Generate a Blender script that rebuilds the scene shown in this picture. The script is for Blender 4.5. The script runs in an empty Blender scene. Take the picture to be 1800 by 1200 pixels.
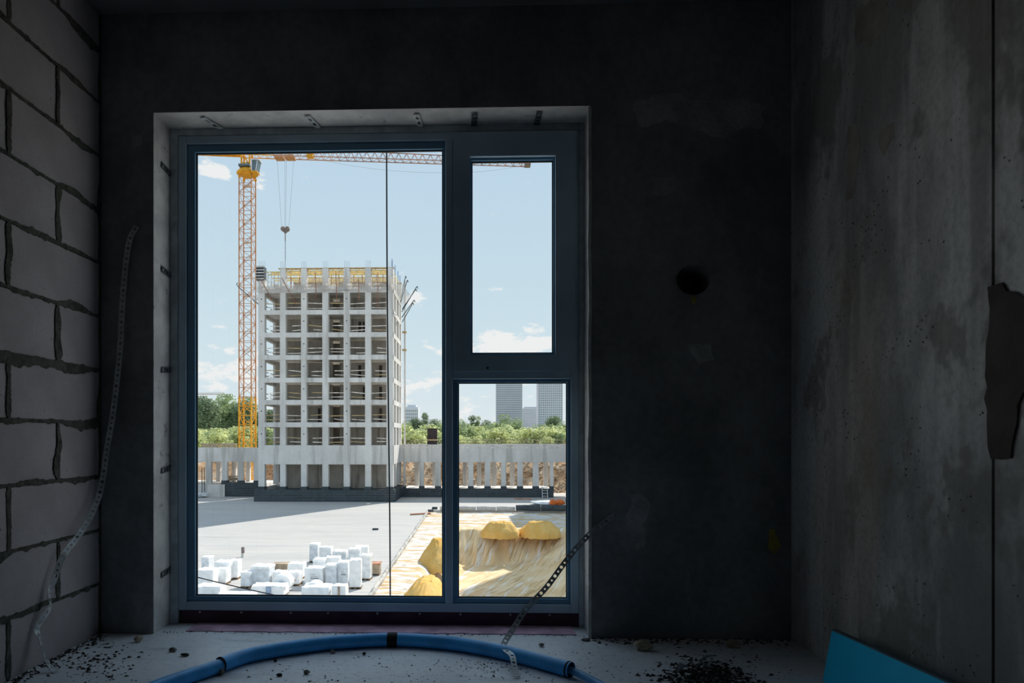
import bpy, bmesh, math, random
from mathutils import Vector, Matrix, noise as mnoise

rnd = random.Random(7)
S = bpy.context.scene
C = S.collection

# ------------------------------------------------------------------ camera
TH = math.radians(1.9)          # heading, turned left of the window wall's normal
F = 1200.0                      # focal length in pixels of the 1800 px frame (24 mm)
PX0, PY0 = 800.0, 770.0         # principal point (shift lens)
CAMZ = 0.96
cam_d = bpy.data.cameras.new('camera')
cam = bpy.data.objects.new('camera', cam_d)
C.objects.link(cam)
cam.location = (0, 0, CAMZ)
cam.rotation_euler = (math.radians(90), 0, TH)
cam_d.sensor_width = 36.0
cam_d.lens = 36.0 * F / 1800.0
cam_d.shift_x = (900 - PX0) / 1800.0
cam_d.shift_y = (PY0 - 600) / 1800.0
cam_d.clip_start = 0.05
cam_d.clip_end = 6000
S.camera = cam

# ------------------------------------------------------------------ view
S.view_settings.view_transform = 'Standard'
S.view_settings.look = 'None'
S.view_settings.gamma = 1
S.view_settings.use_curve_mapping = False
S.view_settings.exposure = 0.0
S.cycles.max_bounces = 5
S.cycles.diffuse_bounces = 4
S.cycles.glossy_bounces = 2
S.cycles.transmission_bounces = 2
S.cycles.caustics_reflective = False
S.cycles.caustics_refractive = False

# ------------------------------------------------------------------ sky and sun
SUN_AZ = Vector((0.487, 0.874, 0)).normalized()
SUN_EL = math.radians(38)
SUN_E = 6.0
SKY_STRENGTH = 1.0

def pix_dir(px, py):
    t = (px - PX0) / F
    v = Vector((t, 1.0, (PY0 - py) / F))
    c, s = math.cos(TH), math.sin(TH)
    return Vector((v.x * c - v.y * s, v.x * s + v.y * c, v.z)).normalized()

def build_world():
    w = bpy.data.worlds.new('sky')
    S.world = w
    w.use_nodes = True
    w.cycles.sampling_method = 'MANUAL'
    w.cycles.sample_map_resolution = 256
    nt = w.node_tree
    nt.nodes.clear()
    N = nt.nodes.new
    L = nt.links.new
    out = N('ShaderNodeOutputWorld')
    bg = N('ShaderNodeBackground')
    bg.inputs['Strength'].default_value = SKY_STRENGTH
    L(bg.outputs[0], out.inputs[0])
    tc = N('ShaderNodeTexCoord')
    sep = N('ShaderNodeSeparateXYZ')
    L(tc.outputs['Generated'], sep.inputs[0])
    ramp = N('ShaderNodeValToRGB')
    e = ramp.color_ramp.elements
    e[0].position = 0.0; e[0].color = (0.82, 0.885, 0.92, 1)
    e[1].position = 1.0; e[1].color = (0.52, 0.70, 0.88, 1)
    for p, c in ((0.08, (0.72, 0.845, 0.905, 1)), (0.20, (0.63, 0.79, 0.885, 1)), (0.38, (0.555, 0.72, 0.87, 1))):
        k = e.new(p); k.color = c
    L(sep.outputs['Z'], ramp.inputs[0])
    # clouds: noise on the sky dome, denser towards the horizon, plus single puffs
    mp = N('ShaderNodeMapping')
    mp.inputs['Scale'].default_value = (1.0, 1.0, 2.4)
    L(tc.outputs['Generated'], mp.inputs[0])
    n1 = N('ShaderNodeTexNoise')
    n1.inputs['Scale'].default_value = 24.0
    n1.inputs['Detail'].default_value = 5
    n1.inputs['Roughness'].default_value = 0.62
    L(mp.outputs[0], n1.inputs['Vector'])
    def math_n(op, a, b=None, clamp=False):
        m = N('ShaderNodeMath'); m.operation = op; m.use_clamp = clamp
        m.inputs[2].default_value = -.125
        for i, v in enumerate((a, b)):
            if v is None: continue
            if isinstance(v, (int, float)): m.inputs[i].default_value = v
            else: L(v, m.inputs[i])
        return m.outputs[0]
    low = N('ShaderNodeMapRange')
    low.inputs['From Min'].default_value = 0.02
    low.inputs['From Max'].default_value = 0.20
    low.inputs['To Min'].default_value = 0.05
    low.inputs['To Max'].default_value = -0.11
    L(sep.outputs['Z'], low.inputs['Value'])
    field = math_n('ADD', math_n('MULTIPLY_ADD', n1.outputs['Fac'], 1.25), low.outputs[0])
    FL = 1.9                                # puffs are flatter than wide
    sc = N('ShaderNodeVectorMath'); sc.operation = 'MULTIPLY'
    L(tc.outputs['Generated'], sc.inputs[0]); sc.inputs[1].default_value = (1, 1, FL)
    for px, py, r, k in ((368, 290, 0.036, .34), (394, 304, .028, .34), (457, 326, 0.027, .42), (729, 525, 0.032, .44), (858, 604, 0.055, .46),
                         (935, 600, 0.060, .46), (758, 608, 0.034, .27), (395, 650, 0.07, .22), (735, 670, .06, .2)):
        d = pix_dir(px, py)
        ln = N('ShaderNodeVectorMath'); ln.operation = 'DISTANCE'
        L(sc.outputs[0], ln.inputs[0]); ln.inputs[1].default_value = (d.x, d.y, d.z * FL)
        mr = N('ShaderNodeMapRange')
        mr.inputs['From Max'].default_value = r
        mr.inputs['To Min'].default_value = k
        mr.inputs['To Max'].default_value = 0.0
        L(ln.outputs['Value'], mr.inputs['Value'])
        field = math_n('ADD', field, mr.outputs[0])
    cr = N('ShaderNodeMapRange'); cr.interpolation_type = 'SMOOTHSTEP'
    cr.inputs['From Min'].default_value = 0.58
    cr.inputs['From Max'].default_value = 0.74
    L(field, cr.inputs['Value'])
    mix = N('ShaderNodeMixRGB')
    mix.inputs[2].default_value = (0.97, 0.96, 0.95, 1)
    L(math_n('MULTIPLY', cr.outputs[0], 0.9), mix.inputs[0])
    L(ramp.outputs[0], mix.inputs[1])
    L(mix.outputs[0], bg.inputs['Color'])

build_world()
sun_d = bpy.data.lights.new('sun', 'SUN')
sun_d.energy = SUN_E
sun_d.angle = math.radians(0.53)
sun_d.color = (1.0, 0.95, 0.87)
sun = bpy.data.objects.new('sun', sun_d)
C.objects.link(sun)
sdir = Vector((SUN_AZ.x * math.cos(SUN_EL), SUN_AZ.y * math.cos(SUN_EL), math.sin(SUN_EL)))
sun.rotation_euler = sdir.to_track_quat('Z', 'Y').to_euler()
sun.location = (30, 60, 60)

# ------------------------------------------------------------------ pixel helpers (photo coordinates -> points at a real depth)
_c, _s = math.cos(TH), math.sin(TH)
def P(px, py, Y):
    t = (px - PX0) / F
    X = Y * (t * _c - _s) / (_c + t * _s)
    yc = Y * _c - X * _s
    return Vector((X, Y, CAMZ - (py - PY0) * yc / F))
def PXX(px, X):                 # depth Y of the pixel column px on the plane x = X
    t = (px - PX0) / F
    return X * (_c + t * _s) / (t * _c - _s)
def G(px, py, z):               # point at height z seen at pixel
    yc = (CAMZ - z) * F / (py - PY0)
    t = (px - PX0) / F
    xc = t * yc
    return Vector((xc * _c - yc * _s, xc * _s + yc * _c, z))
def YH(px, py, z):
    return G(px, py, z).y

# ------------------------------------------------------------------ materials
MATS = {}
def mat(name, col, rough=0.8, var=0.12, scale=6.0, bump=0.0, bscale=None, metal=0.0, spec=0.3, col2=None, stretch=(1, 1, 1), detail=2):
    if name in MATS: return MATS[name]
    m = bpy.data.materials.new(name)
    m.use_nodes = True
    nt = m.node_tree
    b = nt.nodes['Principled BSDF']
    b.inputs['Roughness'].default_value = rough
    b.inputs['Metallic'].default_value = metal
    b.inputs['Specular IOR Level'].default_value = spec
    tc = nt.nodes.new('ShaderNodeTexCoord')
    mp = nt.nodes.new('ShaderNodeMapping')
    mp.inputs['Scale'].default_value = stretch
    nt.links.new(tc.outputs['Object'], mp.inputs[0])
    n = nt.nodes.new('ShaderNodeTexNoise')
    n.inputs['Scale'].default_value = scale
    n.inputs['Detail'].default_value = detail
    nt.links.new(mp.outputs[0], n.inputs['Vector'])
    r = nt.nodes.new('ShaderNodeValToRGB')
    c2 = col2 if col2 else tuple(min(1, c * (1 + var)) for c in col)
    c1 = tuple(c * (1 - var) for c in col)
    r.color_ramp.elements[0].position = 0.34
    r.color_ramp.elements[1].position = 0.66
    r.color_ramp.elements[0].color = (*c1, 1)
    r.color_ramp.elements[1].color = (*c2, 1)
    nt.links.new(n.outputs['Fac'], r.inputs[0])
    nt.links.new(r.outputs[0], b.inputs['Base Color'])
    if bump:
        n2 = nt.nodes.new('ShaderNodeTexNoise')
        n2.inputs['Scale'].default_value = bscale or scale * 6
        n2.inputs['Detail'].default_value = 2
        nt.links.new(mp.outputs[0], n2.inputs['Vector'])
        bp = nt.nodes.new('ShaderNodeBump')
        bp.inputs['Strength'].default_value = bump
        bp.inputs['Distance'].default_value = 0.02
        nt.links.new(n2.outputs['Fac'], bp.inputs['Height'])
        nt.links.new(bp.outputs[0], b.inputs['Normal'])
    MATS[name] = m
    return m

def glass_mat():
    m = bpy.data.materials.new('window_glass')
    m.use_nodes = True
    nt = m.node_tree
    nt.nodes.clear()
    out = nt.nodes.new('ShaderNodeOutputMaterial')
    tr = nt.nodes.new('ShaderNodeBsdfTransparent')
    tr.inputs[0].default_value = (0.985, 0.992, 0.99, 1)
    gl = nt.nodes.new('ShaderNodeBsdfGlossy')
    gl.inputs['Roughness'].default_value = 0.01
    mx = nt.nodes.new('ShaderNodeMixShader')
    mx.inputs[0].default_value = 0.035        # share of light the pane reflects
    nt.links.new(tr.outputs[0], mx.inputs[1])
    nt.links.new(gl.outputs[0], mx.inputs[2])
    nt.links.new(mx.outputs[0], out.inputs[0])
    MATS['glass'] = m
    return m

def net_mat(name, col, alpha):
    m = bpy.data.materials.new(name)
    m.use_nodes = True
    nt = m.node_tree
    nt.nodes.clear()
    out = nt.nodes.new('ShaderNodeOutputMaterial')
    tr = nt.nodes.new('ShaderNodeBsdfTransparent')
    df = nt.nodes.new('ShaderNodeBsdfDiffuse')
    tl = nt.nodes.new('ShaderNodeBsdfTranslucent')
    df.inputs[0].default_value = (*col, 1)
    tl.inputs[0].default_value = (*col, 1)
    m1 = nt.nodes.new('ShaderNodeMixShader'); m1.inputs[0].default_value = 0.4
    nt.links.new(df.outputs[0], m1.inputs[1]); nt.links.new(tl.outputs[0], m1.inputs[2])
    mx = nt.nodes.new('ShaderNodeMixShader')
    tc = nt.nodes.new('ShaderNodeTexCoord')
    n = nt.nodes.new('ShaderNodeTexNoise'); n.inputs['Scale'].default_value = 1.2; n.inputs['Detail'].default_value = 4
    nt.links.new(tc.outputs['Object'], n.inputs['Vector'])
    mr = nt.nodes.new('ShaderNodeMapRange')
    mr.inputs['From Min'].default_value = 0.3; mr.inputs['From Max'].default_value = 0.7
    mr.inputs['To Min'].default_value = max(0, alpha - .22); mr.inputs['To Max'].default_value = min(1, alpha + .25)
    nt.links.new(n.outputs['Fac'], mr.inputs['Value'])
    nt.links.new(mr.outputs[0], mx.inputs[0])
    nt.links.new(tr.outputs[0], mx.inputs[1]); nt.links.new(m1.outputs[0], mx.inputs[2])
    nt.links.new(mx.outputs[0], out.inputs[0])
    return m

class NT:
    """small helper for hand-made node materials"""
    def __init__(self, name, rough=0.85, spec=0.25):
        self.m = bpy.data.materials.new(name); self.m.use_nodes = True
        self.nt = self.m.node_tree
        self.b = self.nt.nodes['Principled BSDF']
        self.b.inputs['Roughness'].default_value = rough
        self.b.inputs['Specular IOR Level'].default_value = spec
        self.tc = self.nt.nodes.new('ShaderNodeTexCoord')
    def map(self, scale, rot=0):
        mp = self.nt.nodes.new('ShaderNodeMapping'); mp.inputs['Scale'].default_value = scale
        mp.vector_type = 'TEXTURE' if rot else 'POINT'
        if rot:
            mp.inputs['Rotation'].default_value = (0, 0, rot); mp.inputs['Scale'].default_value = tuple(1 / c for c in scale)
        self.nt.links.new(self.tc.outputs['Object'], mp.inputs[0]); return mp.outputs[0]
    def noise(self, scale, stretch=(1, 1, 1), detail=6, rough=0.55, rot=0):
        detail = min(detail, 4) - (1 if detail < 6 else 0)
        n = self.nt.nodes.new('ShaderNodeTexNoise')
        n.inputs['Scale'].default_value = scale; n.inputs['Detail'].default_value = detail; n.inputs['Roughness'].default_value = rough
        self.nt.links.new(self.map(stretch, rot), n.inputs['Vector']); return n.outputs['Fac']
    def voro(self, scale, stretch=(1, 1, 1)):
        n = self.nt.nodes.new('ShaderNodeTexVoronoi'); n.inputs['Scale'].default_value = scale
        self.nt.links.new(self.map(stretch), n.inputs['Vector']); return n
    def rng(self, v, a, b, c=0.0, d=1.0):
        m = self.nt.nodes.new('ShaderNodeMapRange'); m.interpolation_type = 'SMOOTHSTEP'
        for k, x in zip(('From Min', 'From Max', 'To Min', 'To Max'), (a, b, c, d)): m.inputs[k].default_value = x
        self.nt.links.new(v, m.inputs['Value']); return m.outputs[0]
    def mth(self, op, a, b):
        m = self.nt.nodes.new('ShaderNodeMath'); m.operation = op
        for i, v in enumerate((a, b)):
            if isinstance(v, (int, float)): m.inputs[i].default_value = v
            else: self.nt.links.new(v, m.inputs[i])
        return m.outputs[0]
    def mix(self, f, a, b):
        m = self.nt.nodes.new('ShaderNodeMixRGB')
        for i, v in enumerate((f, a, b)):
            if isinstance(v, (int, float)): m.inputs[i].default_value = v
            elif isinstance(v, tuple): m.inputs[i].default_value = (*v, 1)
            else: self.nt.links.new(v, m.inputs[i])
        return m.outputs[0]
    def bump(self, h, strength=0.3, dist=0.01):
        bp = self.nt.nodes.new('ShaderNodeBump'); bp.inputs['Strength'].default_value = strength; bp.inputs['Distance'].default_value = dist
        self.nt.links.new(h, bp.inputs['Height']); self.nt.links.new(bp.outputs[0], self.b.inputs['Normal'])
    def done(self, col, key):
        self.nt.links.new(col, self.b.inputs['Base Color']); MATS[key] = self.m; return self.m

def make_materials():
    M_ = MATS
    glass_mat()
    # raw cast concrete (right wall): vertical streaks, blotches, air pits
    t = NT('raw_concrete_wall', 0.8)
    a = t.noise(1.6, (1, 1, .45), 8, .62)
    st = t.noise(7, (1, 1, .10), 5)
    bl = t.noise(3.2, (1, 1, .7), 7, .65)
    col = t.mix(t.rng(a, .38, .62), (.27, .265, .26), (.66, .64, .61))
    col = t.mix(t.rng(st, .52, .66, 0, .5), col, (.76, .75, .73))
    col = t.mix(t.rng(bl, .53, .61, 0, .65), col, (.22, .20, .17))
    wr = t.noise(1.1, (1, 1, .4), 5)
    col = t.mix(t.rng(wr, .55, .7, 0, .4), col, (.56, .44, .32))
    fine = t.noise(60, (1, 1, .8), 4)
    col = t.mix(t.rng(fine, .4, .7, 0, .22), col, (.1, .1, .1))
    ls = t.noise(2.6, (1, 1, .10), 6, .6)
    col = t.mix(t.rng(ls, .52, .62, 0, .55), col, (.22, .21, .20))
    v = t.voro(42)
    msk = t.noise(7, (1, 1, 1), 3)
    pit = t.mth('MULTIPLY', t.rng(v.outputs['Distance'], .09, .20, 1, 0), t.rng(msk, .55, .63))
    col = t.mix(pit, col, (.03, .03, .03))
    t.bump(t.mth('SUBTRACT', t.mth('MULTIPLY', a, .6), pit), .55, .012)
    t.done(col, 'rawconc')
    # dark plaster (window wall)
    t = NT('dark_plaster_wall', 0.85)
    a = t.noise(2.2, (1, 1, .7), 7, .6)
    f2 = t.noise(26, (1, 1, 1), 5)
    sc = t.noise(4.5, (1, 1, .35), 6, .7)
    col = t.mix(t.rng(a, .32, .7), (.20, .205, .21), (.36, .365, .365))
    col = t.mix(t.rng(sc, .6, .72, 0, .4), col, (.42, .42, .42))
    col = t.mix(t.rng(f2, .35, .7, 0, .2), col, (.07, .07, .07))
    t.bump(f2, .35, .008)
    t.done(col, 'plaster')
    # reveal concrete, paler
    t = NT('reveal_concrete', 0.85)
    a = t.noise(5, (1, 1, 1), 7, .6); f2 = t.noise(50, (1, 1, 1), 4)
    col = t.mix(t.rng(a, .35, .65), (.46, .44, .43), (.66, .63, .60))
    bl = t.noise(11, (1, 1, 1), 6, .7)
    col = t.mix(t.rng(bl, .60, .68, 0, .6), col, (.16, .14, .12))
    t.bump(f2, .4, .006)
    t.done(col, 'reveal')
    # aerated concrete blocks
    t = NT('aerated_block', 0.92, .15)
    a = t.noise(3.5, (1, 1, 1), 6); f2 = t.noise(90, (1, 1, 1), 4)
    v = t.voro(24); msk = t.noise(3, (1, 1, 1), 3)
    pit = t.mth('MULTIPLY', t.rng(v.outputs['Distance'], .07, .14, 1, 0), t.rng(msk, .55, .66))
    col = t.mix(t.rng(a, .3, .7), (.335, .295, .296), (.425, .38, .38))
    col = t.mix(t.rng(f2, .4, .7, 0, .15), col, (.2, .19, .19))
    col = t.mix(pit, col, (.06, .06, .05))
    t.bump(f2, .3, .004)
    t.done(col, 'block')
    mat('mortar', (.075, .075, .06), .95, .35, 30, bump=.5, bscale=120)
    mat('mortar_deep', (.10, .10, .09), .95, .3, 20)
    # floor screed
    t = NT('cement_screed', 0.48, .55)
    a = t.noise(2.2, (1, 1, 1), 7, .6); f2 = t.noise(45, (1, 1, 1), 5); sc = t.noise(9, (.25, 1, 1), 6)
    col = t.mix(t.rng(a, .3, .7), (.72, .75, .80), (.86, .89, .93))
    col = t.mix(t.rng(sc, .58, .7, 0, .35), col, (.24, .24, .24))
    col = t.mix(t.rng(f2, .5, .75, 0, .3), col, (.2, .2, .2))
    t.bump(f2, .2, .006)
    t.done(col, 'screed')
    mat('ceiling_conc', (.20, .20, .20), .9, .2, 2, bump=.2)
    mat('frame', (.42, .56, .66), .38, .12, 3, spec=.5)
    mat('bead', (.12, .27, .40), .34, .1, 3, spec=.5)
    mat('gasket', (.008, .009, .010), .6, .1, 10)
    mat('seal', (.46, .52, .54), .85, .15, 18, bump=.2)
    mat('subframe', (.085, .045, .06), .8, .2, 8)
    mat('membrane_purple', (.60, .38, .50), .6, .25, 9, bump=.3)
    mat('galv', (.52, .55, .55), .45, .2, 30, metal=.35)
    mat('steel_dark', (.10, .11, .12), .5, .2, 30, metal=.6)
    mat('bead_white', (.62, .60, .57), .8, .15, 20)
    mat('blue_pipe', (.05, .40, .92), .34, .12, 14, spec=.45)
    mat('blue_pipe_in', (.10, .38, .75), .35, .1, 14, spec=.5)
    mat('tape', (.012, .012, .013), .7, .1, 20)
    mat('blue_board', (.01, .60, .97), .55, .06, 4)
    mat('board_edge', (.10, .16, .20), .8, .1, 10)
    mat('stone_warm', (.50, .43, .32), .9, .3, 30, bump=.5)
    mat('stone_grey', (.22, .21, .19), .9, .3, 30, bump=.5)
    mat('debris', (.055, .052, .048), .95, .5, 40)
    mat('flake', (.55, .57, .60), .7, .1, 10)
    mat('patch_light', (.40, .40, .395), .9, .2, 9, bump=.4)
    mat('stain', (.30, .275, .24), .9, .2, 9, bump=.3)
    mat('patch_dark', (.085, .07, .066), .85, .2, 7, bump=.3)
    mat('foam_yellow', (.40, .33, .08), .8, .2, 20)
    # outside
    t = NT('site_concrete', 0.9, .2)
    a = t.noise(.35, (1, 1, .5), 7, .6); st = t.noise(1.3, (1, 1, .06), 5); f2 = t.noise(4, (1, 1, 1), 5)
    col = t.mix(t.rng(a, .3, .7), (.64, .615, .585), (.80, .775, .745))
    col = t.mix(t.rng(st, .52, .66, 0, .6), col, (.44, .415, .385))
    col = t.mix(t.rng(f2, .5, .75, 0, .2), col, (.25, .24, .23))
    t.done(col, 'conc')
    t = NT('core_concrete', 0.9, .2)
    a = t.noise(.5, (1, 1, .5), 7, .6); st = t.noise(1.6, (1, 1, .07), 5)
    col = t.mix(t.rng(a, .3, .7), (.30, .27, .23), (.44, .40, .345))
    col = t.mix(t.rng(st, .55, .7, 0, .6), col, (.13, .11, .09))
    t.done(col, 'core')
    # bituminous plinth sheets
    t = NT('bitumen_sheets', 0.6, .3)
    br = t.nt.nodes.new('ShaderNodeTexBrick')
    t.nt.links.new(t.map((1, 1, 1)), br.inputs['Vector'])
    rotm = t.nt.nodes.new('ShaderNodeMapping'); rotm.inputs['Rotation'].default_value = (math.radians(90), 0, 0)
    t.nt.links.new(t.tc.outputs['Object'], rotm.inputs[0]); t.nt.links.new(rotm.outputs[0], br.inputs['Vector'])
    for k, v in (('Scale', 1.0), ('Mortar Size', .03), ('Brick Width', 3.0), ('Row Height', .36), ('Mortar Smooth', 1.0)): br.inputs[k].default_value = v
    br.inputs['Color1'].default_value = (.060, .075, .085, 1); br.inputs['Color2'].default_value = (.042, .055, .062, 1); br.inputs['Mortar'].default_value = (.17, .19, .20, 1)
    n = t.noise(1.4, (1, 1, 1), 5)
    col = t.mix(t.rng(n, .5, .7, 0, .5), br.outputs['Color'], (.035, .045, .05))
    t.done(col, 'bitumen')
    # deck membrane rolls
    t = NT('deck_membrane', 0.75, .3)
    br = t.nt.nodes.new('ShaderNodeTexBrick')
    t.nt.links.new(t.tc.outputs['Object'], br.inputs['Vector'])
    for k, v in (('Scale', 1.0), ('Mortar Size', .06), ('Brick Width', 400.0), ('Row Height', 1.0), ('Mortar Smooth', .9)): br.inputs[k].default_value = v
    br.inputs['Color1'].default_value = (.53, .505, .485, 1); br.inputs['Color2'].default_value = (.47, .455, .445, 1); br.inputs['Mortar'].default_value = (.27, .265, .265, 1)
    n = t.noise(.22, (.5, 1.6, 1), 6); n2 = t.noise(1.5, (.22, 2.4, 1), 7, .65)
    col = t.mix(t.rng(n, .4, .7, 0, .5), br.outputs['Color'], (.57, .53, .49))
    col = t.mix(t.rng(n2, .48, .68, 0, .6), col, (.36, .355, .355))
    t.done(col, 'deck')
    # sand: ochre, pale streaks running down the slopes; a pale trodden strip near the kerb (x < -3.6)
    t = NT('site_sand', 0.95, .1)
    a = t.noise(.35, (1, 1, 1), 6); b2 = t.noise(1.1, (1.9, .16, .2), 7, .65, rot=-.30); f2 = t.noise(7, (1, 1, 1), 5)
    col = t.mix(t.rng(a, .35, .65), (.74, .525, .29), (.82, .645, .42))
    col = t.mix(t.rng(b2, .54, .62, 0, .85), col, (.86, .82, .77))
    dk = t.noise(2.2, (1.8, .09, .12), 6, .6, rot=-.42)
    col = t.mix(t.rng(dk, .53, .62, 0, .8), col, (.50, .33, .16))
    col = t.mix(t.rng(f2, .5, .75, 0, .3), col, (.56, .35, .14))
    p1 = t.noise(.9, (.35, 1.6, 1), 7, .65); p2 = t.noise(3, (.4, 1.5, 1), 7)
    pale = t.mix(t.rng(p1, .48, .58), (.74, .73, .72), (.66, .45, .21))
    pale = t.mix(t.rng(p2, .50, .62, 0, .7), pale, (.42, .30, .18))
    sx = t.nt.nodes.new('ShaderNodeSeparateXYZ'); t.nt.links.new(t.tc.outputs['Object'], sx.inputs[0])
    wob = t.mth('ADD', sx.outputs['X'], t.mth('MULTIPLY', p1, 1.6))
    far = t.mth('MAXIMUM', t.rng(wob, -3.0, -1.8, 1, 0), t.rng(t.mth('ADD', sx.outputs['Y'], t.mth('MULTIPLY', p1, 3)), 74, 76, 0, 1))
    col = t.mix(far, col, pale)
    t.bump(t.mth('ADD', b2, t.mth('MULTIPLY', dk, -1.0)), .6, .12)
    t.done(col, 'sand')
    t = NT('ochre_sand', 0.95, .1)
    a = t.noise(.8, (1, 1, 1), 6); f2 = t.noise(5, (1, 1, .6), 6)
    col = t.mix(t.rng(a, .35, .65), (.74, .43, .12), (.79, .51, .18))
    col = t.mix(t.rng(f2, .5, .75, 0, .4), col, (.50, .28, .07))
    t.done(col, 'ochre')
    t = NT('red_soil', 0.95, .1)
    a = t.noise(.35, (1, 1, 1), 7, .65); b2 = t.noise(1.3, (1, 1, 1), 7, .7)
    col = t.mix(t.rng(a, .38, .64), (.55, .33, .18), (.66, .52, .38))
    col = t.mix(t.rng(b2, .54, .64, 0, .7), col, (.12, .08, .06))
    t.done(col, 'soil')
    t = NT('meadow', 0.95, .1)
    a = t.noise(.05, (1, 1, 1), 7, .65); b2 = t.noise(.4, (1, 1, 1), 6, .7)
    col = t.mix(t.rng(a, .4, .62), (.25, .27, .13), (.40, .37, .22))
    col = t.mix(t.rng(b2, .5, .7, 0, .6), col, (.09, .14, .04))
    t.done(col, 'meadow')
    mat('crane_orange', (.66, .27, .09), .5, .25, .8, col2=(.50, .26, .15))
    mat('crane_yellow', (.72, .34, .02), .5, .15, 1)
    mat('crane_pale', (.42, .27, .24), .5, .35, .5, col2=(.50, .24, .14))
    mat('cab_glass', (.10, .14, .15), .2, .2, 3, spec=.6)
    mat('rope', (.05, .05, .055), .6, .1, 5)
    mat('rope_pale', (.30, .31, .33), .6, .1, 5)
    mat('hook', (.22, .17, .15), .6, .3, 4)
    mat('timber', (.52, .38, .20), .8, .25, 2)
    mat('timber_yellow', (.86, .68, .34), .7, .2, 2)
    mat('rail_white', (.82, .68, .60), .7, .35, 1.2)
    mat('prop_red', (.30, .11, .07), .7, .25, 2)
    mat('rebar', (.34, .38, .44), .7, .2, 3)
    mat('rebar_blue', (.16, .26, .50), .7, .2, 3)
    mat('formwork', (.035, .05, .07), .6, .2, 1)
    mat('formwork_brown', (.055, .04, .038), .7, .25, 1)
    mat('film_white', (.92, .92, .92), .35, .08, 3, spec=.5, bump=.5, bscale=9)
    mat('film_grey', (.74, .77, .80), .35, .15, 3, spec=.5, bump=.5, bscale=9)
    mat('print_grey', (.22, .24, .27), .7, .4, 14)
    mat('print_red', (.60, .25, .27), .7, .4, 14)
    mat('film_blue', (.26, .36, .50), .35, .2, 3, spec=.5)
    mat('pallet_wood', (.20, .13, .07), .85, .3, 4)
    mat('crate', (.40, .31, .22), .85, .2, 3)
    mat('post', (.24, .19, .19), .8, .2, 2)
    mat('kerb', (.40, .385, .36), .8, .3, 1.5)
    mat('roll_dark', (.06, .07, .08), .7, .3, 2)
    mat('orange_plastic', (.75, .17, .03), .5, .15, 2)
    mat('plank_red', (.50, .25, .16), .8, .2, 2)
    mat('alu', (.55, .56, .57), .4, .1, 5, metal=.5)
    mat('leaf_dark', (.24, .31, .19), .7, .35, .9, spec=.2)
    mat('leaf_mid', (.34, .42, .22), .7, .3, .9, spec=.2)
    mat('leaf_light', (.66, .70, .36), .7, .3, .9, spec=.2)
    for key in ('leaf_dark', 'leaf_mid', 'leaf_light'):
        nt = M_[key].node_tree
        b = nt.nodes['Principled BSDF']; out = nt.nodes['Material Output']
        tl = nt.nodes.new('ShaderNodeBsdfTranslucent'); mx = nt.nodes.new('ShaderNodeMixShader'); mx.inputs[0].default_value = .42
        nt.links.new(b.inputs['Base Color'].links[0].from_socket, tl.inputs[0])
        nt.links.new(b.outputs[0], mx.inputs[1]); nt.links.new(tl.outputs[0], mx.inputs[2]); nt.links.new(mx.outputs[0], out.inputs[0])
    mat('bark', (.12, .09, .06), .9, .3, 3)
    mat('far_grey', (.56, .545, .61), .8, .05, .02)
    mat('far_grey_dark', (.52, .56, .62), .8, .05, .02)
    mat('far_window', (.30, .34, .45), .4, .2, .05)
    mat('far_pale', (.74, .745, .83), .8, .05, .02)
    mat('facade', (.42, .41, .40), .85, .1, .3)
make_materials()
M = MATS
NET = net_mat('safety_net_mesh', (.66, .58, .50), .24)
NETG = net_mat('grey_net_mesh', (.62, .61, .59), .42)

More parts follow.
